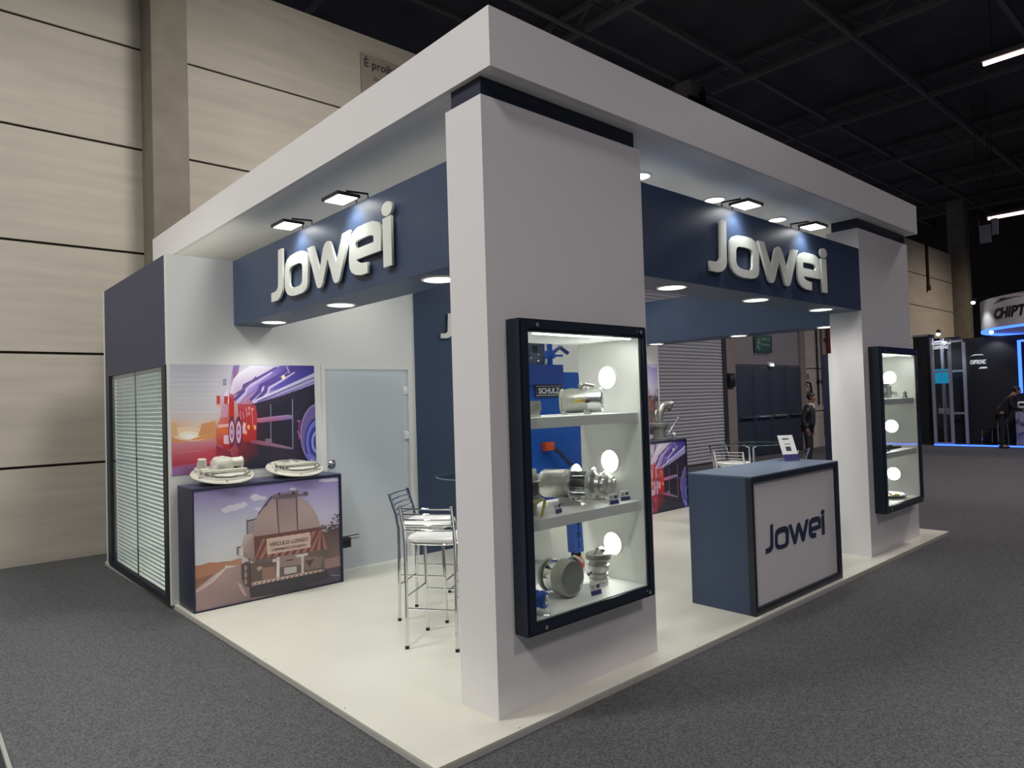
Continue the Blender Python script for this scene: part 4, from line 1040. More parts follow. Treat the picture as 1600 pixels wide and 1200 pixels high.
# ---- picture counters at both ends of the room wall
def picture_counter(x0, x1, y0, label, kind):
    t = thing('picture_counter', label, 'counter', ((x0+x1)/2, (y0+3.86)/2, 0))
    h = 1.055
    MB().box(x0, y0+0.02, 0, x1, 3.868, h-0.012).build('body', NAVYD, t, False, True)
    MB().box(x0, y0, h-0.012, x1, 3.868, h, 0.002).build('worktop', mat('small_counter_top', S(66, 72, 100), 0.35), t, False, True)
    b = MB(); b.box(x0, y0, 0, x0+0.014, y0+0.02, h-0.012); b.box(x1-0.025, y0, 0, x1, y0+0.02, h-0.012); b.box(x0+0.014, y0, 0, x1-0.025, y0+0.02, 0.012); b.box(x0+0.014, y0, h-0.03, x1-0.025, y0+0.02, h-0.012)
    b.build('front_frame', NAVYD, t, False, True)
    c, g, sh = (TANK_C, TANK_G, tank_shapes()) if kind == 'tank' else (TRUCK_C, TRUCK_G, truck_shapes())
    film, f = picture('printed_film', c, g, sh, t, (x0+0.014, y0+0.012, 0.012), (1,0,0), (0,0,1), x1-x0-0.039, h-0.042, 1.08)
    if kind == 'tank':
        W_, H_ = x1-x0-0.039, h-0.042
        ink = mat('sign_ink', S(70, 60, 66), 0.6)
        def lettering(txt, pl, pr, frac):
            (a0, b0), (a1, b1) = f(*pl), f(*pr)
            me = text_mesh(txt, 1.0, 0.0, bold=0.01)
            wt = max(v.co.x for v in me.vertices)
            L = math.hypot((a1-a0)*W_, (b1-b0)*H_)
            put(me, 'lettering', ink, film, (x0+0.014+a0*W_, y0+0.004, 0.012+b0*H_), ((a1-a0)*W_, 0, (b1-b0)*H_), (-(b1-b0)*H_, 0, (a1-a0)*W_), (L/wt, frac))
        lettering('VEÍCULO LONGO', (715,615), (1048,562), 0.046)
        lettering('COMPRIMENTO 29,95 METROS', (730,655), (1035,607), 0.028)
    return t
picture_counter(-0.007, 1.3797, 3.467, 'navy counter with printed picture of a tank truck seen from behind on a road', 'tank')
picture_counter(5.9, 7.262, 3.467, 'navy counter with printed picture of a truck side and wheel, carrying the elbow pipe', 'truck')

def wall_picture(x0, x1, z0, z1, label, kind):
    t = thing('wall_picture', label, 'poster', ((x0+x1)/2, Yr-0.004, z0))
    MB().box(x0, Yr-0.003, z0, x1, Yr-0.0005, z1).build('backing', CARDW, t, False, True)
    c, g, sh = (TANK_C, TANK_G, tank_shapes()) if kind == 'tank' else (TRUCK_C, TRUCK_G, truck_shapes())
    picture('printed_film', c, g, sh, t, (x0, Yr-0.004, z0), (1,0,0), (0,0,1), x1-x0, z1-z0, 1.08)
wall_picture(-0.045, 1.325, 1.14, 2.135, 'wall poster of a speeding truck against a sunset, above the tank truck counter', 'truck')
wall_picture(5.8, 7.15, 1.14, 2.22, 'wall poster of a tank truck under a violet sky, above the far counter', 'tank')
# ================================================================== THINGS ON THE COUNTERS
def manhole_lid(x, y, label, vents):
    t = thing('manhole_lid', label, 'lid', (x, y, 1.055))
    R = 0.262; T = math.radians(13)
    M_ = Matrix.Translation((0, 0, 0.075)) @ Matrix.Rotation(T, 4, 'X')
    LIDM = mat('lid_aluminium', S(206, 206, 192), 0.45, 0.25)
    def fin(b, n, m_=LIDM, par=t):
        bmesh.ops.transform(b.bm, matrix=M_, verts=b.bm.verts); return b.build(n, m_, par)
    fin(MB().lathe([(0,0),(0,R),(0.004,R+0.004),(0.012,R),(0.014,R-0.02),(0.012,0.2),(0.022,0.19),(0.03,0.17),(0.03,0)], (0,0,0), (0,0,1), 48), 'disc')
    fin(MB().lathe([(0.012,0.205),(0.014,0.212),(0.03,0.205),(0.03,0.195)], (0,0,0), (0,0,1), 48, True), 'rim_ring')
    b = MB(); b.box(-0.19,-0.05,0.04,0.2,-0.02,0.062,0.006); b.box(-0.19,-0.02,0.045,-0.05,0.03,0.07,0.006); fin(b, 'clamp_bar')
    b = MB(); b.tube([(0.2,-0.03,0.05),(0.205,-0.1,0.042),(0.12,-0.16,0.038),(0.0,-0.175,0.038),(-0.1,-0.15,0.038),(-0.14,-0.09,0.045),(-0.13,-0.04,0.05)], 0.008, 8); fin(b, 'handle_loop', mat('handle_grey', S(150,150,140), 0.4, 0.5))
    fin(MB().box(-0.21,-0.075,0.02,-0.165,-0.03,0.06,0.006), 'latch', ALUD); fin(MB().cyl((-0.15,-0.1,0.02),(-0.15,-0.1,0.055),0.02), 'pivot_knob', ALUD); fin(MB().cyl((0.17,0.0,0.03),(0.17,0.0,0.08),0.012), 'pin', ALUD); fin(MB().tube([(-0.12,0.0,0.075),(-0.05,0.0,0.095),(0.02,-0.01,0.07)], 0.007, 6), 'clip_wire', ALUD)
    for k in range(6):
        a = k*math.pi/3+0.35; fin(MB().cyl((0.236*math.cos(a),0.236*math.sin(a),0.012),(0.236*math.cos(a),0.236*math.sin(a),0.022),0.011, seg=8), 'bolt', ALUD)
    if vents:
        fin(MB().lathe([(0.012,0),(0.012,0.062),(0.045,0.06),(0.048,0.042),(0.13,0.036),(0.132,0)], (-0.15,0.10,0), (0,0,1), 24), 'vent_pipe')
        fin(MB().lathe([(0.03,0),(0.03,0.1),(0.09,0.1),(0.12,0.08),(0.125,0.03),(0.14,0.02),(0.14,0)], (0.03,0.11,0), (0,0,1), 28), 'vent_dome')
        fin(MB().lathe([(0,0),(0,0.04),(0.16,0.045),(0.17,0.05),(0.18,0.045),(0.18,0)], (0.03,0.11,0.08), (1,0,0), 20), 'vent_outlet')
    # hidden wedge stand
    b = MB(); b.prism([(-0.12,0.0),(0.14,0.0),(0.14,0.098),(-0.12,0.036)], (0.1,0,0.001), (0,1,0), (0,0,1), -0.2); b.build('wedge', BLACK, t, False)
    return t
manhole_lid(0.30, 3.62, 'round aluminium manhole lid with vent pipe and dome on the tank truck counter', True)
manhole_lid(0.975, 3.62, 'round aluminium manhole lid without vents on the tank truck counter', False)

t = thing('sample_fitting', 'small chrome fitting on a clear block at the end of the tank truck counter', 'fitting', (1.30, 3.6, 1.055))
MB().box(-0.03,-0.03,0,0.08,0.06,0.03,0.003).build('block', GLASS, t)
MB().lathe([(-0.02,0),(-0.02,0.045),(0.0,0.05),(0.02,0.045),(0.02,0.02),(0.03,0.02),(0.03,0)], (0.05,0.0,0.085), (0.6,-0.8,0), 24).build('ring', ALUD, t)
MB().lathe([(0.03,0),(0.03,0.012),(0.034,0)], (0.05,0.0,0.085), (0.6,-0.8,0), 12).build('hub', BLACK, t)
t = thing('sample_plug', 'small white plug with a blue base beside the chrome fitting', 'plug', (1.19, 3.62, 1.055))
MB().lathe([(0,0),(0,0.03),(0.015,0.03),(0.015,0)], (0,0,0), (0,0,1), 18).build('base', BLUEA, t)
MB().lathe([(0.015,0),(0.015,0.022),(0.06,0.02),(0.07,0.012),(0.07,0)], (0,0,0), (0,0,1), 18).build('cap', CARDW, t)
t = thing('tablet_shelf', 'small black shelf with thin rods sticking out beside the tank truck counter', 'shelf', (1.46, 3.78, 0.25))
MB().box(1.382, 3.74, 0.26, 1.62, 3.86, 0.36, 0.006).build('box', BLACK, t, True, True)
b = MB(); b.tube([(1.39,3.72,0.375),(1.70,3.72,0.385)], 0.006, 6); b.tube([(1.39,3.72,0.345),(1.70,3.72,0.352)], 0.004, 6); b.build('rod', mat('dark_rod', S(50,54,58), 0.4), t, True, True)

t = thing('elbow_valve', 'grey pipe elbow standing on a flanged valve with a lever, on the far counter', 'valve', (6.78, 3.62, 1.055))
MB().lathe([(0,0),(0,0.13),(0.02,0.13),(0.03,0.10),(0.09,0.095),(0.17,0.10),(0.2,0.15),(0.215,0.17),(0.25,0.17),(0.26,0.15),(0.26,0)], (0,0,0), (0,0,1), 36).build('flanged_base', ALUM, t)
pts = [(0.0,0.0,0.25),(0.0,0,0.34),(0.02,0,0.42),(0.07,-0.01,0.49),(0.14,-0.03,0.53),(0.2,-0.05,0.52)]
MB().tube(pts, 0.062, 16).build('elbow', ALUM, t)
MB().lathe([(0,0),(0,0.085),(0.035,0.085),(0.035,0)], (0.18,-0.045,0.525), (0.94,-0.26,-0.2), 24).build('end_ring', ALUD, t)
b = MB(); b.tube([(0.08,-0.1,0.1),(0.22,-0.14,0.25),(0.28,-0.15,0.31)], 0.012, 8); b.ball((0.285,-0.15,0.315), 0.022); b.build('lever', ALUD, t)
b = MB(); b.tube([(-0.07,-0.02,0.3),(-0.12,-0.03,0.36),(-0.14,-0.04,0.4),(-0.1,-0.03,0.45),(-0.05,-0.02,0.44)], 0.014, 8); b.cyl((-0.06,-0.02,0.5),(-0.06,-0.02,0.58),0.02); b.build('side_hook', ALUD, t)
t = thing('small_ball_valve', 'tiny white knob fitting beside the elbow valve on the far counter', 'fitting', (7.06, 3.56, 1.055))
MB().lathe([(0,0),(0,0.03),(0.03,0.026),(0.035,0.012),(0.05,0.012)], (0,0,0), (0,0,1), 16).build('stem', ALUD, t)
MB().ball((0,0,0.07), 0.035).build('knob', CARDW, t)

# ================================================================== STOOLS AND TABLES
def make_stool(label, loc, rz, group):
    """faces local +x"""
    t = thing('bar_stool', label, 'stool', loc, rz, group)
    zs_ = 0.74; s = 0.185
    # seat: rounded square, rolled front
    n = 24; ring = []
    for k in range(n):
        a = 2*math.pi*k/n; c, q = math.cos(a), math.sin(a)
        ex = 0.45; ring.append((0.195*math.copysign(abs(c)**ex, c), 0.195*math.copysign(abs(q)**ex, q)))
    b = MB(); bm = b.bm; rows = []
    for sc_, dz in ((0.93,-0.004),(1.0,0.006),(1.0,0.022),(0.94,0.034),(0.6,0.03),(0.2,0.026)):
        rows.append([bm.verts.new((x*sc_, y*sc_, zs_+dz-(0.016 if x > 0.17 else 0.0)*sc_)) for x, y in ring])
    for A, B in zip(rows, rows[1:]):
        for k in range(n): bm.faces.new((A[k], A[(k+1)%n], B[(k+1)%n], B[k]))
    bm.faces.new(rows[0][::-1]); bm.faces.new(rows[-1])
    b.build('seat', SEAT, t)
    b = MB(); P = [(x*0.9, y*0.9, zs_-0.012) for x, y in ring]; b.tube(P+[P[0]], 0.009, 6); b.build('seat_frame', CHROME, t)
    r = 0.0125
    for q in (-1, 1):
        lg = MB().tube([(-s-0.012, q*s, 0.0), (-s-0.004, q*s, 0.35), (-s, q*s, zs_-0.02), (-s-0.02, q*s, zs_+0.1), (-s-0.075, q*(s+0.004), 1.0)], r, 10).build('leg', CHROME, t)
        MB().cyl((-s-0.012, q*s, 0.0), (-s-0.012, q*s, 0.022), 0.0145, seg=10).build('foot_cap', RUBBER, lg)
        lg = MB().tube([(s+0.012, q*s, 0.0), (s+0.004, q*s, 0.35), (s-0.01, q*(s-0.005), zs_-0.012)], r, 10).build('leg', CHROME, t)
        MB().cyl((s+0.012, q*s, 0.0), (s+0.012, q*s, 0.022), 0.0145, seg=10).build('foot_cap', RUBBER, lg)
    for z in (0.985, 0.945, 0.905, 0.865, 0.825):
        xx = -s-0.02-0.055*(z-zs_-0.1)/0.16
        MB().tube([(xx, -s, z), (xx-0.02, -s*0.5, z+0.002), (xx-0.026, 0, z+0.003), (xx-0.02, s*0.5, z+0.002), (xx, s, z)], 0.0055, 8).build('back_rail', CHROME, t)
    MB().tube([(-s-0.007, -s, 0.28), (-s-0.007, s, 0.28)], 0.006, 8).build('stretcher', CHROME, t)
    MB().tube([(s+0.006, -s, 0.32), (s+0.006, s, 0.32)], 0.006, 8).build('stretcher', CHROME, t)
    for q in (-1, 1): MB().tube([(-s-0.005, q*s, 0.36), (s+0.004, q*s, 0.36)], 0.006, 8).build('stretcher', CHROME, t)
    return t
st = make_stool('chrome bar stool with white seat, its back toward the platform corner pillar', (1.055, 1.40, 0), math.atan2(0.208, 0.309), 'chrome bar stools')
dup(st, (1.36, 1.965, 0), math.atan2(-0.321, 0.224), 'chrome bar stool with white seat standing nearer the glass door')
dup(st, (6.19, 2.0, 0), 0.14, 'chrome bar stool between the reception counter and the far glass table')
dup(st, (6.82, 2.42, 0), -math.pi/2-0.1, 'chrome bar stool behind the far glass table, by the roller shutter side')
dup(st, (6.60, 1.58, 0), math.pi/2+0.1, 'chrome bar stool behind the leaflet holder, backing the far pillar')

def make_table(label, loc, group):
    t = thing('glass_bar_table', label, 'table', loc, 0.4, group)
    MB().lathe([(1.05,0),(1.05,0.405),(1.054,0.41),(1.06,0.405),(1.06,0)], (0,0,0), (0,0,1), 56).build('glass_top', glass_mat('table_glass', (0.9,0.96,0.95,1), 0.14), t)
    MB().lathe([(1.051,0.406),(1.051,0.412),(1.059,0.412),(1.059,0.406)], (0,0,0), (0,0,1), 56, True).build('glass_edge', mat('glass_edge_green', S(110,130,134), 0.15), t)
    for k in range(3):
        a = k*2*math.pi/3; c, q = math.cos(a)*0.035, math.sin(a)*0.035
        MB().tube([(c, q, 0.3), (c, q, 1.0), (c*3.2, q*3.2, 1.047)], 0.012, 8).build('post', CHROME, t)
    for k in range(4):
        a = k*math.pi/2+0.3; c, q = math.cos(a), math.sin(a)
        lg = MB().tube([(0.03*c,0.03*q,0.42),(0.06*c,0.06*q,0.36),(0.16*c,0.16*q,0.22),(0.26*c,0.26*q,0.07),(0.32*c,0.32*q,0.013)], 0.012, 8).build('leg', CHROME, t)
        MB().cyl((0.32*c,0.32*q,0.0),(0.32*c,0.32*q,0.02),0.016, seg=8).build('foot_cap', RUBBER, lg)
    MB().lathe([(0.36,0.028),(0.36,0.05),(0.42,0.05),(0.42,0.028)], (0,0,0), (0,0,1), 20, True).build('clamp_ring', CHROME, t)
    return t
tb = make_table('round glass bar table with chrome legs beside the two stools at the corner pillar', (2.06, 2.13, 0), 'round glass bar tables')
dup(tb, (6.54, 1.97, 0), 0.1, 'round glass bar table with chrome posts beyond the reception counter')

# ================================================================== BLUE MACHINE behind the near case
t = thing('blue_machine', 'tall blue enamelled machine on orange castors behind the near display case', 'machine', (2.95, 2.5, 0))
hull = MB()
hull.prism([(2.5,0.62),(3.36,0.62),(3.36,1.72),(3.24,1.98),(2.5,1.98)], (0,2.0,0), (1,0,0), (0,0,1), -0.95)
hull.build('cabinet', BLUEM, t, False, True)
hood = MB().prism([(2.52,1.86),(2.98,1.86),(2.98,2.05),(2.52,2.05)], (0,2.0,0), (1,0,0), (0,0,1), 0.05)
hood.build('hood', mat('blue_enamel_dark', S(40, 76, 160), 0.35), t, False, True)
pl = MB().box(2.63, 1.985, 1.74, 3.0, 1.999, 1.86, 0.002).build('nameplate', mat('plate_dark', S(52, 62, 80), 0.4), t, False, True)
put(text_mesh('SCHULZ', 0.075, 0.002, bold=0.002), 'lettering', CARDW, pl, (2.67, 1.983, 1.775), (1,0,0), (0,0,1))
b = MB(); b.box(2.64, 1.981, 1.755, 2.99, 1.985, 1.76); b.box(2.64, 1.981, 1.842, 2.99, 1.985, 1.847); b.build('plate_rule', CARDW, pl, False, True)
b = MB(); b.tube([(2.80,1.97,1.27),(2.88,1.93,1.2),(2.98,1.9,1.09),(3.12,1.9,1.03),(3.3,1.93,1.01),(3.42,2.0,1.0)], 0.022, 10); b.build('hose', mat('blue_black_hose', S(30,50,90), 0.4), t, True, True)
MB().box(2.70, 1.94, 1.23, 2.82, 2.0, 1.31, 0.008).build('plug', ORANGE, t, True, True)
b = MB(); b.box(2.56, 1.97, 0.66, 3.3, 1.999, 0.98, 0.01); b.box(2.62, 1.955, 0.72, 2.9, 1.972, 0.92, 0.006); b.build('lower_panel', MATS['blue_enamel_dark'], t, True, True)
for (xa, ya, nm) in ((3.09, 1.97, 'TBJ'), (3.26, 2.86, ''), (2.52, 2.86, '')):
    lg = MB().hexa([(xa,ya,0.2),(xa+0.12,ya,0.2),(xa+0.12,ya+0.1,0.2),(xa,ya+0.1,0.2),(xa-0.02,ya,0.63),(xa+0.1,ya,0.63),(xa+0.1,ya+0.1,0.63),(xa-0.02,ya+0.1,0.63)]).build('leg', BLUEM, t, False, True)
    if nm:
        for k, ch in enumerate(nm):
            put(text_mesh(ch, 0.085, 0.002, align='CENTER', bold=0.002), 'lettering', BLACK, lg, (xa+0.055, ya-0.0015, 0.43-k*0.085), (1,0,0), (0,0,1))
    b = MB(); b.box(xa+0.02, ya+0.02, 0.11, xa+0.03, ya+0.08, 0.2); b.box(xa+0.09, ya+0.02, 0.11, xa+0.1, ya+0.08, 0.2); b.box(xa+0.02, ya+0.02, 0.185, xa+0.1, ya+0.08, 0.2); b.build('castor_fork', BLACK, lg, False, True)
    cw = MB().lathe([(-0.025,0.045),(-0.025,0.075),(-0.015,0.082),(0.015,0.082),(0.025,0.075),(0.025,0.045)], (xa+0.06, ya+0.05, 0.083), (1,0.35,0), 24, True).build('castor_tyre', ORANGE, lg, True, True)
    MB().lathe([(-0.02,0),(-0.02,0.05),(0.02,0.05),(0.02,0)], (xa+0.06, ya+0.05, 0.083), (1,0.35,0), 20).build('castor_hub', BLACK, cw, True, True)
b = MB(); b.cyl((2.97,2.12,1.9), (2.97,2.12,2.6), 0.028); b.box(2.93,2.08,2.12,3.01,2.16,2.2,0.004); b.cyl((2.97,2.1,2.15),(3.08,2.05,2.15),0.012); b.build('mast', BLUEM, t, True, True)
gl = MB().lathe([(0,0),(0,0.12),(0.06,0.13),(0.14,0.11),(0.2,0.05),(0.21,0)], (2.84,2.2,1.98), (0,0,1), 28).build('sight_dome', glass_mat('dome_glass', (0.85,0.9,0.88,1), 0.2), t, True, True)
b = MB(); b.lathe([(0.0,0.125),(0.0,0.135),(0.02,0.135),(0.02,0.125)], (2.84,2.2,1.985), (0,0,1), 28, True); b.cyl((2.84,2.2,2.18),(2.84,2.2,2.23),0.03); b.ball((2.84,2.2,2.25), 0.03); b.tube([(2.72,2.2,2.05),(2.75,2.2,2.16),(2.84,2.2,2.2),(2.93,2.2,2.16),(2.96,2.2,2.05)], 0.01, 8); b.build('dome_clamp', mat('clamp_dark', S(70,70,66), 0.4, 0.6), gl, True, True)
b = MB(); b.tube([(3.12,2.3,1.95),(3.14,2.3,2.1),(3.2,2.3,2.2),(3.3,2.3,2.26),(3.42,2.3,2.2)], 0.022, 10); b.build('top_hose', mat('navy_hose', S(36,60,130), 0.4), t, True, True)

# ================================================================== NEIGHBOURING BLACK STAND
BLK = mat('black_stand_panel', S(22, 24, 30), 0.5)
KP = mat('kiosk_profile', S(170, 172, 190), 0.35, 0.4)
t = thing('side_partition', 'black side wall panel at the edge of the neighbouring black stand', 'partition', (22.6, 4.8, Z0))
MB().box(22.3, 4.62, Z0, 22.9, 5.05, 3.42).build('panel', BLK, t, False, True)
MB().box(22.28, 4.62, 3.36, 22.3, 5.05, 3.42).build('edge_trim', KP, t, False, True)
t = thing('stand_floor', 'dark raised floor of the neighbouring black stand, edged with a blue light line', 'platform', (24.0, 1.0, Z0))
MB().box(22.0, -6.0, Z0, 26.0, 4.6, 0.0).build('plinth', mat('stand_dark_floor', S(40, 42, 46), 0.7), t, False, True)
MB().box(21.97, -6.0, Z0, 22.0, 4.48, 0.0).build('light_line', LEDB, t, False, True)
t = thing('black_partition', 'tall black back wall with white lettering and blue light lines, neighbouring stand', 'partition', (22.8, 1.0, 0))
MB().box(22.7, -6.0, 0.0, 22.9, 3.9, 3.22).build('wall', BLK, t, False, True)
MB().box(22.75, 3.9, 0.0, 22.9, 4.6, 3.3).build('wall', BLK, t, False, True)
MB().box(22.66, 2.32, 1.5, 22.7, 2.40, 3.05).build('upright_light_line', LEDB, t, False, True)
MB().box(22.66, -4.0, 3.0, 22.7, 2.32, 3.06).build('top_light_line', LEDB, t, False, True)
MB().box(22.64, 1.2, 1.85, 22.69, 2.12, 2.45).build('screen', emit_mat('teal_screen', (0.02,0.28,0.36,1), 0.8), t, False, True)
put(text_mesh('CHIPTRONIC', 0.17, 0.01, bold=0.006, shear=0.2, spacing=0.85), 'lettering', emit_mat('lit_white_letter', (0.9,0.93,1,1), 0.55), t, (22.69, 3.62, 2.42), (0,-1,0), (0,0,1), (0.46, 1))
b = MB(); b.prism([(0,0),(0.1,0.05),(0.3,0.05),(0.36,0.0),(0.3,0.02),(0.1,0.02)], (22.69,3.6,2.66), (0,-1,0), (0,0,1), 0.01); b.prism([(0.2,0),(0.42,0),(0.42,0.05),(0.26,0.05)], (22.69,3.6,2.27), (0,-1,0), (0,0,1), 0.01); b.build('swoosh', MATS['lit_white_letter'], t, False, True)

t = thing('glass_kiosk', 'tall glass display kiosk of grey profiles with a teal panel, on the black stand', 'kiosk', (22.3, 4.1, 0))
for x, y, z1 in ((22.05, 4.45, 3.28), (22.05, 3.98, 3.2), (22.5, 3.72, 3.1), (22.5, 4.3, 3.28)):
    MB().box(x-0.035, y-0.04, 0.0, x+0.035, y+0.04, z1).build('upright', KP, t, False, True)
for z in (0.9, 2.2, 3.12):
    b = MB(); b.box(22.47, 3.74, z, 22.53, 4.3, z+0.06); b.box(22.02, 4.0, z if z > 1 else 0.0, 22.08, 4.43, (z if z > 1 else 0.0)+0.05); b.build('rail', KP, t, False, True)
MB().box(22.045, 4.0, 0.1, 22.055, 4.43, 3.1).build('pane', GLASS, t, False, True)
MB().box(22.1, 4.0, 1.86, 22.12, 4.43, 2.3).build('teal_panel', emit_mat('teal_light', (0.01,0.26,0.48,1), 0.7), t, False, True)
sh = MB().box(22.06, 3.98, 0.9, 22.5, 4.43, 0.93).build('shelf', GLASS, t, False, True)
put(text_mesh('CHIPTRONIC', 0.13, 0.01, bold=0.008, spacing=0.8), 'lettering', MATS['lit_white_letter'], t, (22.0, 4.4, 2.92), (0,-1,0), (0,0,1), (0.62, 1))
MB().box(21.99, 3.92, 3.05, 22.01, 4.42, 3.1).build('header_line', MATS['lit_white_letter'], t, False, True)
for x, y, z, lab in ((22.15, 4.3, 0.93, 'small boxed device on the kiosk shelf, by the post'), (22.2, 4.1, 0.93, 'wire rack device on the kiosk shelf, near the middle')):
    q = thing('kiosk_device', lab, 'device', (x, y, z))
    MB().box(-0.06,-0.08,0,0.06,0.06,0.16,0.01).build('case', KP, q)
    b = MB()
    for k in range(4): b.box(-0.065,-0.07+k*0.035,0.03,-0.06,-0.055+k*0.035,0.13)
    b.tube([(0,-0.07,0.16),(0,-0.07,0.3),(0,0.03,0.3),(0,0.03,0.16)], 0.008, 6); b.build('rack', ALUD, q)

def stand_spot(x, y, z, label):
    q = thing('stand_spotlight', label, 'spotlight', (x, y, z))
    MB().lathe([(0,0),(0,0.05),(0.1,0.06),(0.12,0.06)], (0,0,0), (-0.4,0,-1), 14).build('can', BLACK, q)
    MB().ball((-0.05,0,-0.12), 0.055).build('bulb', emit_mat('spot_bulb', (1,1,1,1), 14), q)
    MB().cyl((0,0,0),(0.25,0,0.0),0.012, seg=6).build('arm', BLACK, q)
    light('SPOT', 'lamp_light', (x-0.1, y, z-0.2), 25, (0.95,0.97,1), q, 0.05, (0.25,0,-1), math.radians(110), 0.6)
stand_spot(22.1, 4.26, 3.5, 'bright spotlight on top of the glass kiosk, toward the black side wall')
stand_spot(22.1, 4.1, 3.22, 'bright spotlight on the front of the glass kiosk, over its lettering')
stand_spot(22.1, 3.3, 4.35, 'bright spotlight at the top edge of the white ring sign')
stand_spot(22.4, 2.95, 3.45, 'bright spotlight just under the white ring sign')

# ring sign
t = thing('ring_sign', 'white curved hanging ring sign with black lettering and a blue lit lower edge', 'sign', (23.9, 0.5, 3.4))
RC, RR = (23.9, 0.5), 3.0
b = MB(); n = 48; bm = b.bm
def ringpt(a, r, z): return (RC[0]-r*math.cos(a), RC[1]+r*math.sin(a), z)
MB().lathe([(3.42,RR-0.06),(3.42,RR),(4.30,RR),(4.30,RR-0.06)], (RC[0],RC[1],0), (0,0,1), 64, True).build('drum', mat('ring_white', S(200,198,200), 0.5), t, True, True)
MB().lathe([(3.36,RR-0.1),(3.36,RR+0.005),(3.42,RR+0.005),(3.42,RR-0.1)], (RC[0],RC[1],0), (0,0,1), 64, True).build('light_edge', LEDB, t, True, True)
me = text_mesh('CHIPTRONIC', 0.40, 0.012, bold=0.012, shear=0.25)
bmt = bmesh.new(); bmt.from_mesh(me); bmesh.ops.subdivide_edges(bmt, edges=bmt.edges[:], cuts=1)
for v in bmt.verts:
    a = math.radians(49)-v.co.x/RR; p = ringpt(a, RR+0.012+v.co.z, 3.68+v.co.y); v.co = (p[0]-23.9, p[1]-0.5, p[2]-3.4)
bmt.to_mesh(me); bmt.free(); link('lettering', me, BLACK, t)
b = MB(); 
pa = [(0.02,0.5),(0.3,0.6),(1.1,0.66),(1.5,0.62),(1.7,0.54),(1.4,0.56),(0.9,0.58),(0.3,0.53)]
A = [b.bm.verts.new(ringpt(math.radians(49)-x/RR, RR+0.02, 3.62+y)) for x, y in pa]; b.bm.faces.new(A)
r_ = bmesh.ops.extrude_face_region(b.bm, geom=b.bm.faces[:]); bmesh.ops.translate(b.bm, vec=(0.02,-0.02,0), verts=[g for g in r_['geom'] if isinstance(g, bmesh.types.BMVert)])
b.build('swoosh', BLACK, t, False, True)
b = MB()
for a in (0.2, 1.5, 2.8, 4.2): p = ringpt(a, RR-0.03, 4.3); b.cyl(p, (p[0],p[1],10.8), 0.01, seg=5)
b.build('hanger', BLACK, t, True, True)

t = thing('demo_counter', 'pale violet demonstration counter on the black stand', 'counter', (22.35, 1.6, 0))
MB().box(22.15, 0.6, 0.0, 22.6, 2.42, 1.02, 0.01).build('body', mat('violet_white', S(150,146,176), 0.5), t, True, True)
MB().box(22.1, 0.55, 1.02, 22.62, 2.45, 1.06, 0.004).build('worktop', BLACK, t, True, True)
b = MB(); b.tube([(22.1,2.4,0.0),(22.1,2.3,1.0)], 0.02, 6); b.tube([(22.1,1.9,0.0),(22.1,2.0,1.0)], 0.02, 6); b.tube([(22.1,2.38,0.35),(22.1,1.92,0.55)], 0.015, 6); b.build('brace', KP, t, True, True)
t = thing('desk_device', 'small white device on the demonstration counter', 'device', (22.3, 2.25, 1.06))
MB().box(-0.1,-0.15,0,0.12,0.12,0.2,0.03).build('case', CARDW, t)
MB().box(-0.108,-0.1,0.08,-0.1,0.08,0.15).build('screen', BLACK, t, False)

t = thing('office_chair', 'chrome framed mesh chair behind the dark clothed person', 'chair', (22.35, 3.0, 0.0), 1.2)
b = MB(); b.tube([(-0.25,-0.2,0.5),(-0.3,-0.2,1.15),(-0.3,0.2,1.15),(-0.25,0.2,0.5)], 0.022, 8); b.build('back_frame', CHROME, t)
for k in range(4): MB().box(-0.3,-0.19,0.6+k*0.13,-0.27,0.19,0.68+k*0.13,0.005).build('back_slat', KP, t)
MB().box(-0.25,-0.24,0.46,0.22,0.24,0.51,0.015).build('seat', BLACK, t)
for q in (-1, 1):
    MB().tube([(-0.25,q*0.22,0.5),(-0.27,q*0.22,0.0)], 0.018, 8).build('leg', CHROME, t); MB().tube([(0.2,q*0.22,0.47),(0.22,q*0.22,0.0)], 0.018, 8).build('leg', CHROME, t)

# ================================================================== PEOPLE
def skin_mesh(name, verts, edges, radii, material, parent, root=0, sub=2):
    me = bpy.data.meshes.new(name); me.from_pydata(verts, edges, []); me.materials.append(material)
    o = bpy.data.objects.new(name, me); COL.objects.link(o); o.parent = parent
    o.modifiers.new('skin', 'SKIN'); o.modifiers['skin'].use_smooth_shade = True
    sv = me.skin_vertices[0].data
    for i, r in enumerate(radii):
        sv[i].radius = r if isinstance(r, tuple) else (r, r); sv[i].use_root = (i == root)
    s_ = o.modifiers.new('sub', 'SUBSURF'); s_.levels = sub; s_.render_levels = sub
    dg = bpy.context.evaluated_depsgraph_get()
    m2 = bpy.data.meshes.new_from_object(o.evaluated_get(dg))
    o.modifiers.clear(); o.data = m2
    if not m2.materials: m2.materials.append(material)
    m2.shade_smooth()
    return o

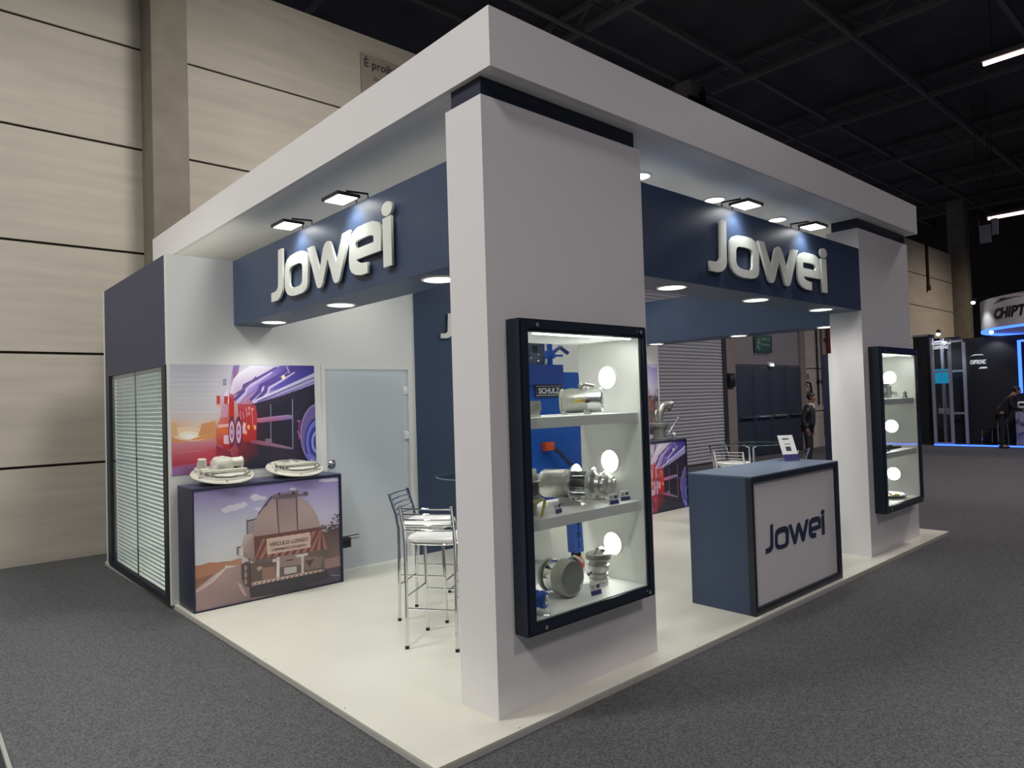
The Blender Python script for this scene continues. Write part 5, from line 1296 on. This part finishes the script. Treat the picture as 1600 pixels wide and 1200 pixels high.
def person(label, loc, rz, lean, arms, skin, suit, trouser, shirt, hair):
    """faces local +x; arms: two lists of (elbow, wrist) points"""
    t = thing('person', label, 'person', loc, rz)
    L = lean
    pel, wa, ch, nb, nk, hd = (0,0,0.95), (0.02+L*0.12,0,1.10), (0.02+L*0.32,0,1.30), (L*0.48,0,1.45), (0.02+L*0.55,0,1.52), (0.04+L*0.66,0,1.62)
    hips = [(0.0,0.09,0.90),(0.0,-0.09,0.90)]; kn = [(0.03,0.10,0.49),(0.02,-0.10,0.49)]; an = [(-0.03,0.10,0.09),(-0.02,-0.10,0.09)]; toe = [(0.12,0.115,0.035),(0.13,-0.115,0.035)]
    shd = [(L*0.42,0.185,1.40),(L*0.42,-0.185,1.40)]
    # body
    V_ = [pel, wa, ch, nb, nk, hd, (hd[0]+0.005,0,hd[2]+0.07), (hd[0]+0.085,0,hd[2]-0.015), (hd[0]+0.075,0,hd[2]-0.065)]
    R_ = [(0.13,0.10), (0.125,0.09), (0.15,0.10), 0.07, 0.055, (0.078,0.09), (0.07,0.08), 0.018, 0.03]
    E_ = [(0,1),(1,2),(2,3),(3,4),(4,5),(5,6),(5,7),(5,8)]
    def ad(p, r, par):
        V_.append(p); R_.append(r); E_.append((par, len(V_)-1)); return len(V_)-1
    for k in (0, 1):
        h = ad(hips[k], 0.085, 0); q = ad(kn[k], 0.055, h); a = ad(an[k], 0.038, q); ad(toe[k], 0.03, a)
        s_ = ad(shd[k], 0.055, 2); e = ad(arms[k][0], 0.042, s_); w_ = ad(arms[k][1], 0.028, e)
        ev, wv = Vector(arms[k][0]), Vector(arms[k][1]); d = (wv-ev).normalized(); sd = Vector((0,1,0)) if abs(d.y) < 0.8 else Vector((0,0,1))
        sd = (d.cross(sd)).normalized()
        pm = ad(tuple(wv+d*0.05), (0.034,0.02), w_)
        for f_, (off, ln) in enumerate(((-0.03,0.055),(-0.01,0.07),(0.01,0.066),(0.03,0.052))):
            f1 = ad(tuple(wv+d*0.09+sd*off), 0.009, pm); ad(tuple(wv+d*(0.09+ln)+sd*off*1.1+Vector((0,0,-0.01))), 0.008, f1)
        th = ad(tuple(wv+d*0.04-sd*0.045), 0.010, pm); ad(tuple(wv+d*0.085-sd*0.06), 0.009, th)
    skin_mesh('body', V_, E_, R_, skin, t)
    b = MB()
    for q in (-1, 1):
        b.ball((hd[0]+0.075, q*0.03, hd[2]+0.012), 0.011, (0.6,1,0.7), 8, 6)
    b.build('eye', BLACK, t)
    b = MB()
    for q in (-1, 1): b.ball((hd[0]-0.005, q*0.083, hd[2]), 0.028, (0.7,0.35,1.1), 10, 8)
    b.build('ear', skin, t)
    # jacket
    V2 = [(pel[0],0,0.86), wa, ch, (nb[0],0,1.43)]; R2_ = [(0.155,0.185), (0.15,0.165), (0.165,0.175), (0.10,0.11)]; E2 = [(0,1),(1,2),(2,3)]
    for k in (0, 1):
        V2.append(shd[k]); R2_.append(0.075); E2.append((2, len(V2)-1)); i = len(V2)-1
        V2.append(arms[k][0]); R2_.append(0.06); E2.append((i, i+1)); V2.append(arms[k][1]); R2_.append(0.046); E2.append((i+1, i+2))
    skin_mesh('jacket', V2, E2, R2_, suit, t, 0)
    V3 = [(0,0,0.97)]; R3 = [(0.13,0.12)]; E3 = []
    for k in (0, 1):
        i = len(V3); V3 += [hips[k], kn[k], (an[k][0], an[k][1], 0.07)]; R3 += [0.10, 0.074, 0.066]; E3 += [(0,i),(i,i+1),(i+1,i+2)]
    skin_mesh('trousers', V3, E3, R3, trouser, t, 0)
    for k in (0, 1):
        b = MB(); b.ball((an[k][0]+0.07, an[k][1], 0.038), 0.13, (1.0,0.38,0.29), 14, 8)
        b.build('shoe', BLACK, t)
    b = MB(); b.lathe([(0,0.06),(0.0,0.075),(0.05,0.068),(0.05,0.055)], (nb[0]+0.005,0,1.445), (0.15,0,1), 20, True); b.box(nb[0]+0.075,-0.05,1.30,nb[0]+0.105,0.05,1.46,0.01); b.build('shirt', shirt, t)
    b = MB(); b.ball((hd[0]-0.018,0,hd[2]+0.03), 0.1, (0.98,0.92,1.05), 18, 12)
    bmesh.ops.bisect_plane(b.bm, geom=b.bm.verts[:]+b.bm.edges[:]+b.bm.faces[:], plane_co=(hd[0]+0.05,0,hd[2]+0.03), plane_no=(0.8,0,-0.6), clear_outer=True)
    b.build('hair', hair, t)
    return t
SKIN1 = mat('skin_tan', S(150, 112, 92), 0.55); SUIT = mat('dark_suit', S(32, 36, 44), 0.8, noise=(40, 0.15, 3)); TROU = mat('dark_trousers', S(28, 31, 38), 0.8)
SHIRT = mat('white_shirt', S(190, 190, 192), 0.7); HAIR = mat('dark_hair', S(26, 24, 24), 0.6, bump=(80, 0.4)); BLKC = mat('black_cotton', S(20, 21, 24), 0.9)
person('man in a dark suit and white shirt standing in profile by the pale wall', (14.35, 4.86, Z0), -1.32, 0.12,
       [((-0.06,0.24,1.12),(0.03,0.23,0.88)), ((-0.06,-0.24,1.12),(0.03,-0.23,0.88))], SKIN1, SUIT, TROU, SHIRT, HAIR)
person('person in black clothes leaning over the pale violet counter, arms forward', (21.5, 2.62, Z0), -1.3, 0.55,
       [((0.26,0.24,1.16),(0.5,0.18,1.06)), ((0.26,-0.24,1.16),(0.5,-0.18,1.06))], SKIN1, BLKC, BLKC, BLKC, HAIR)
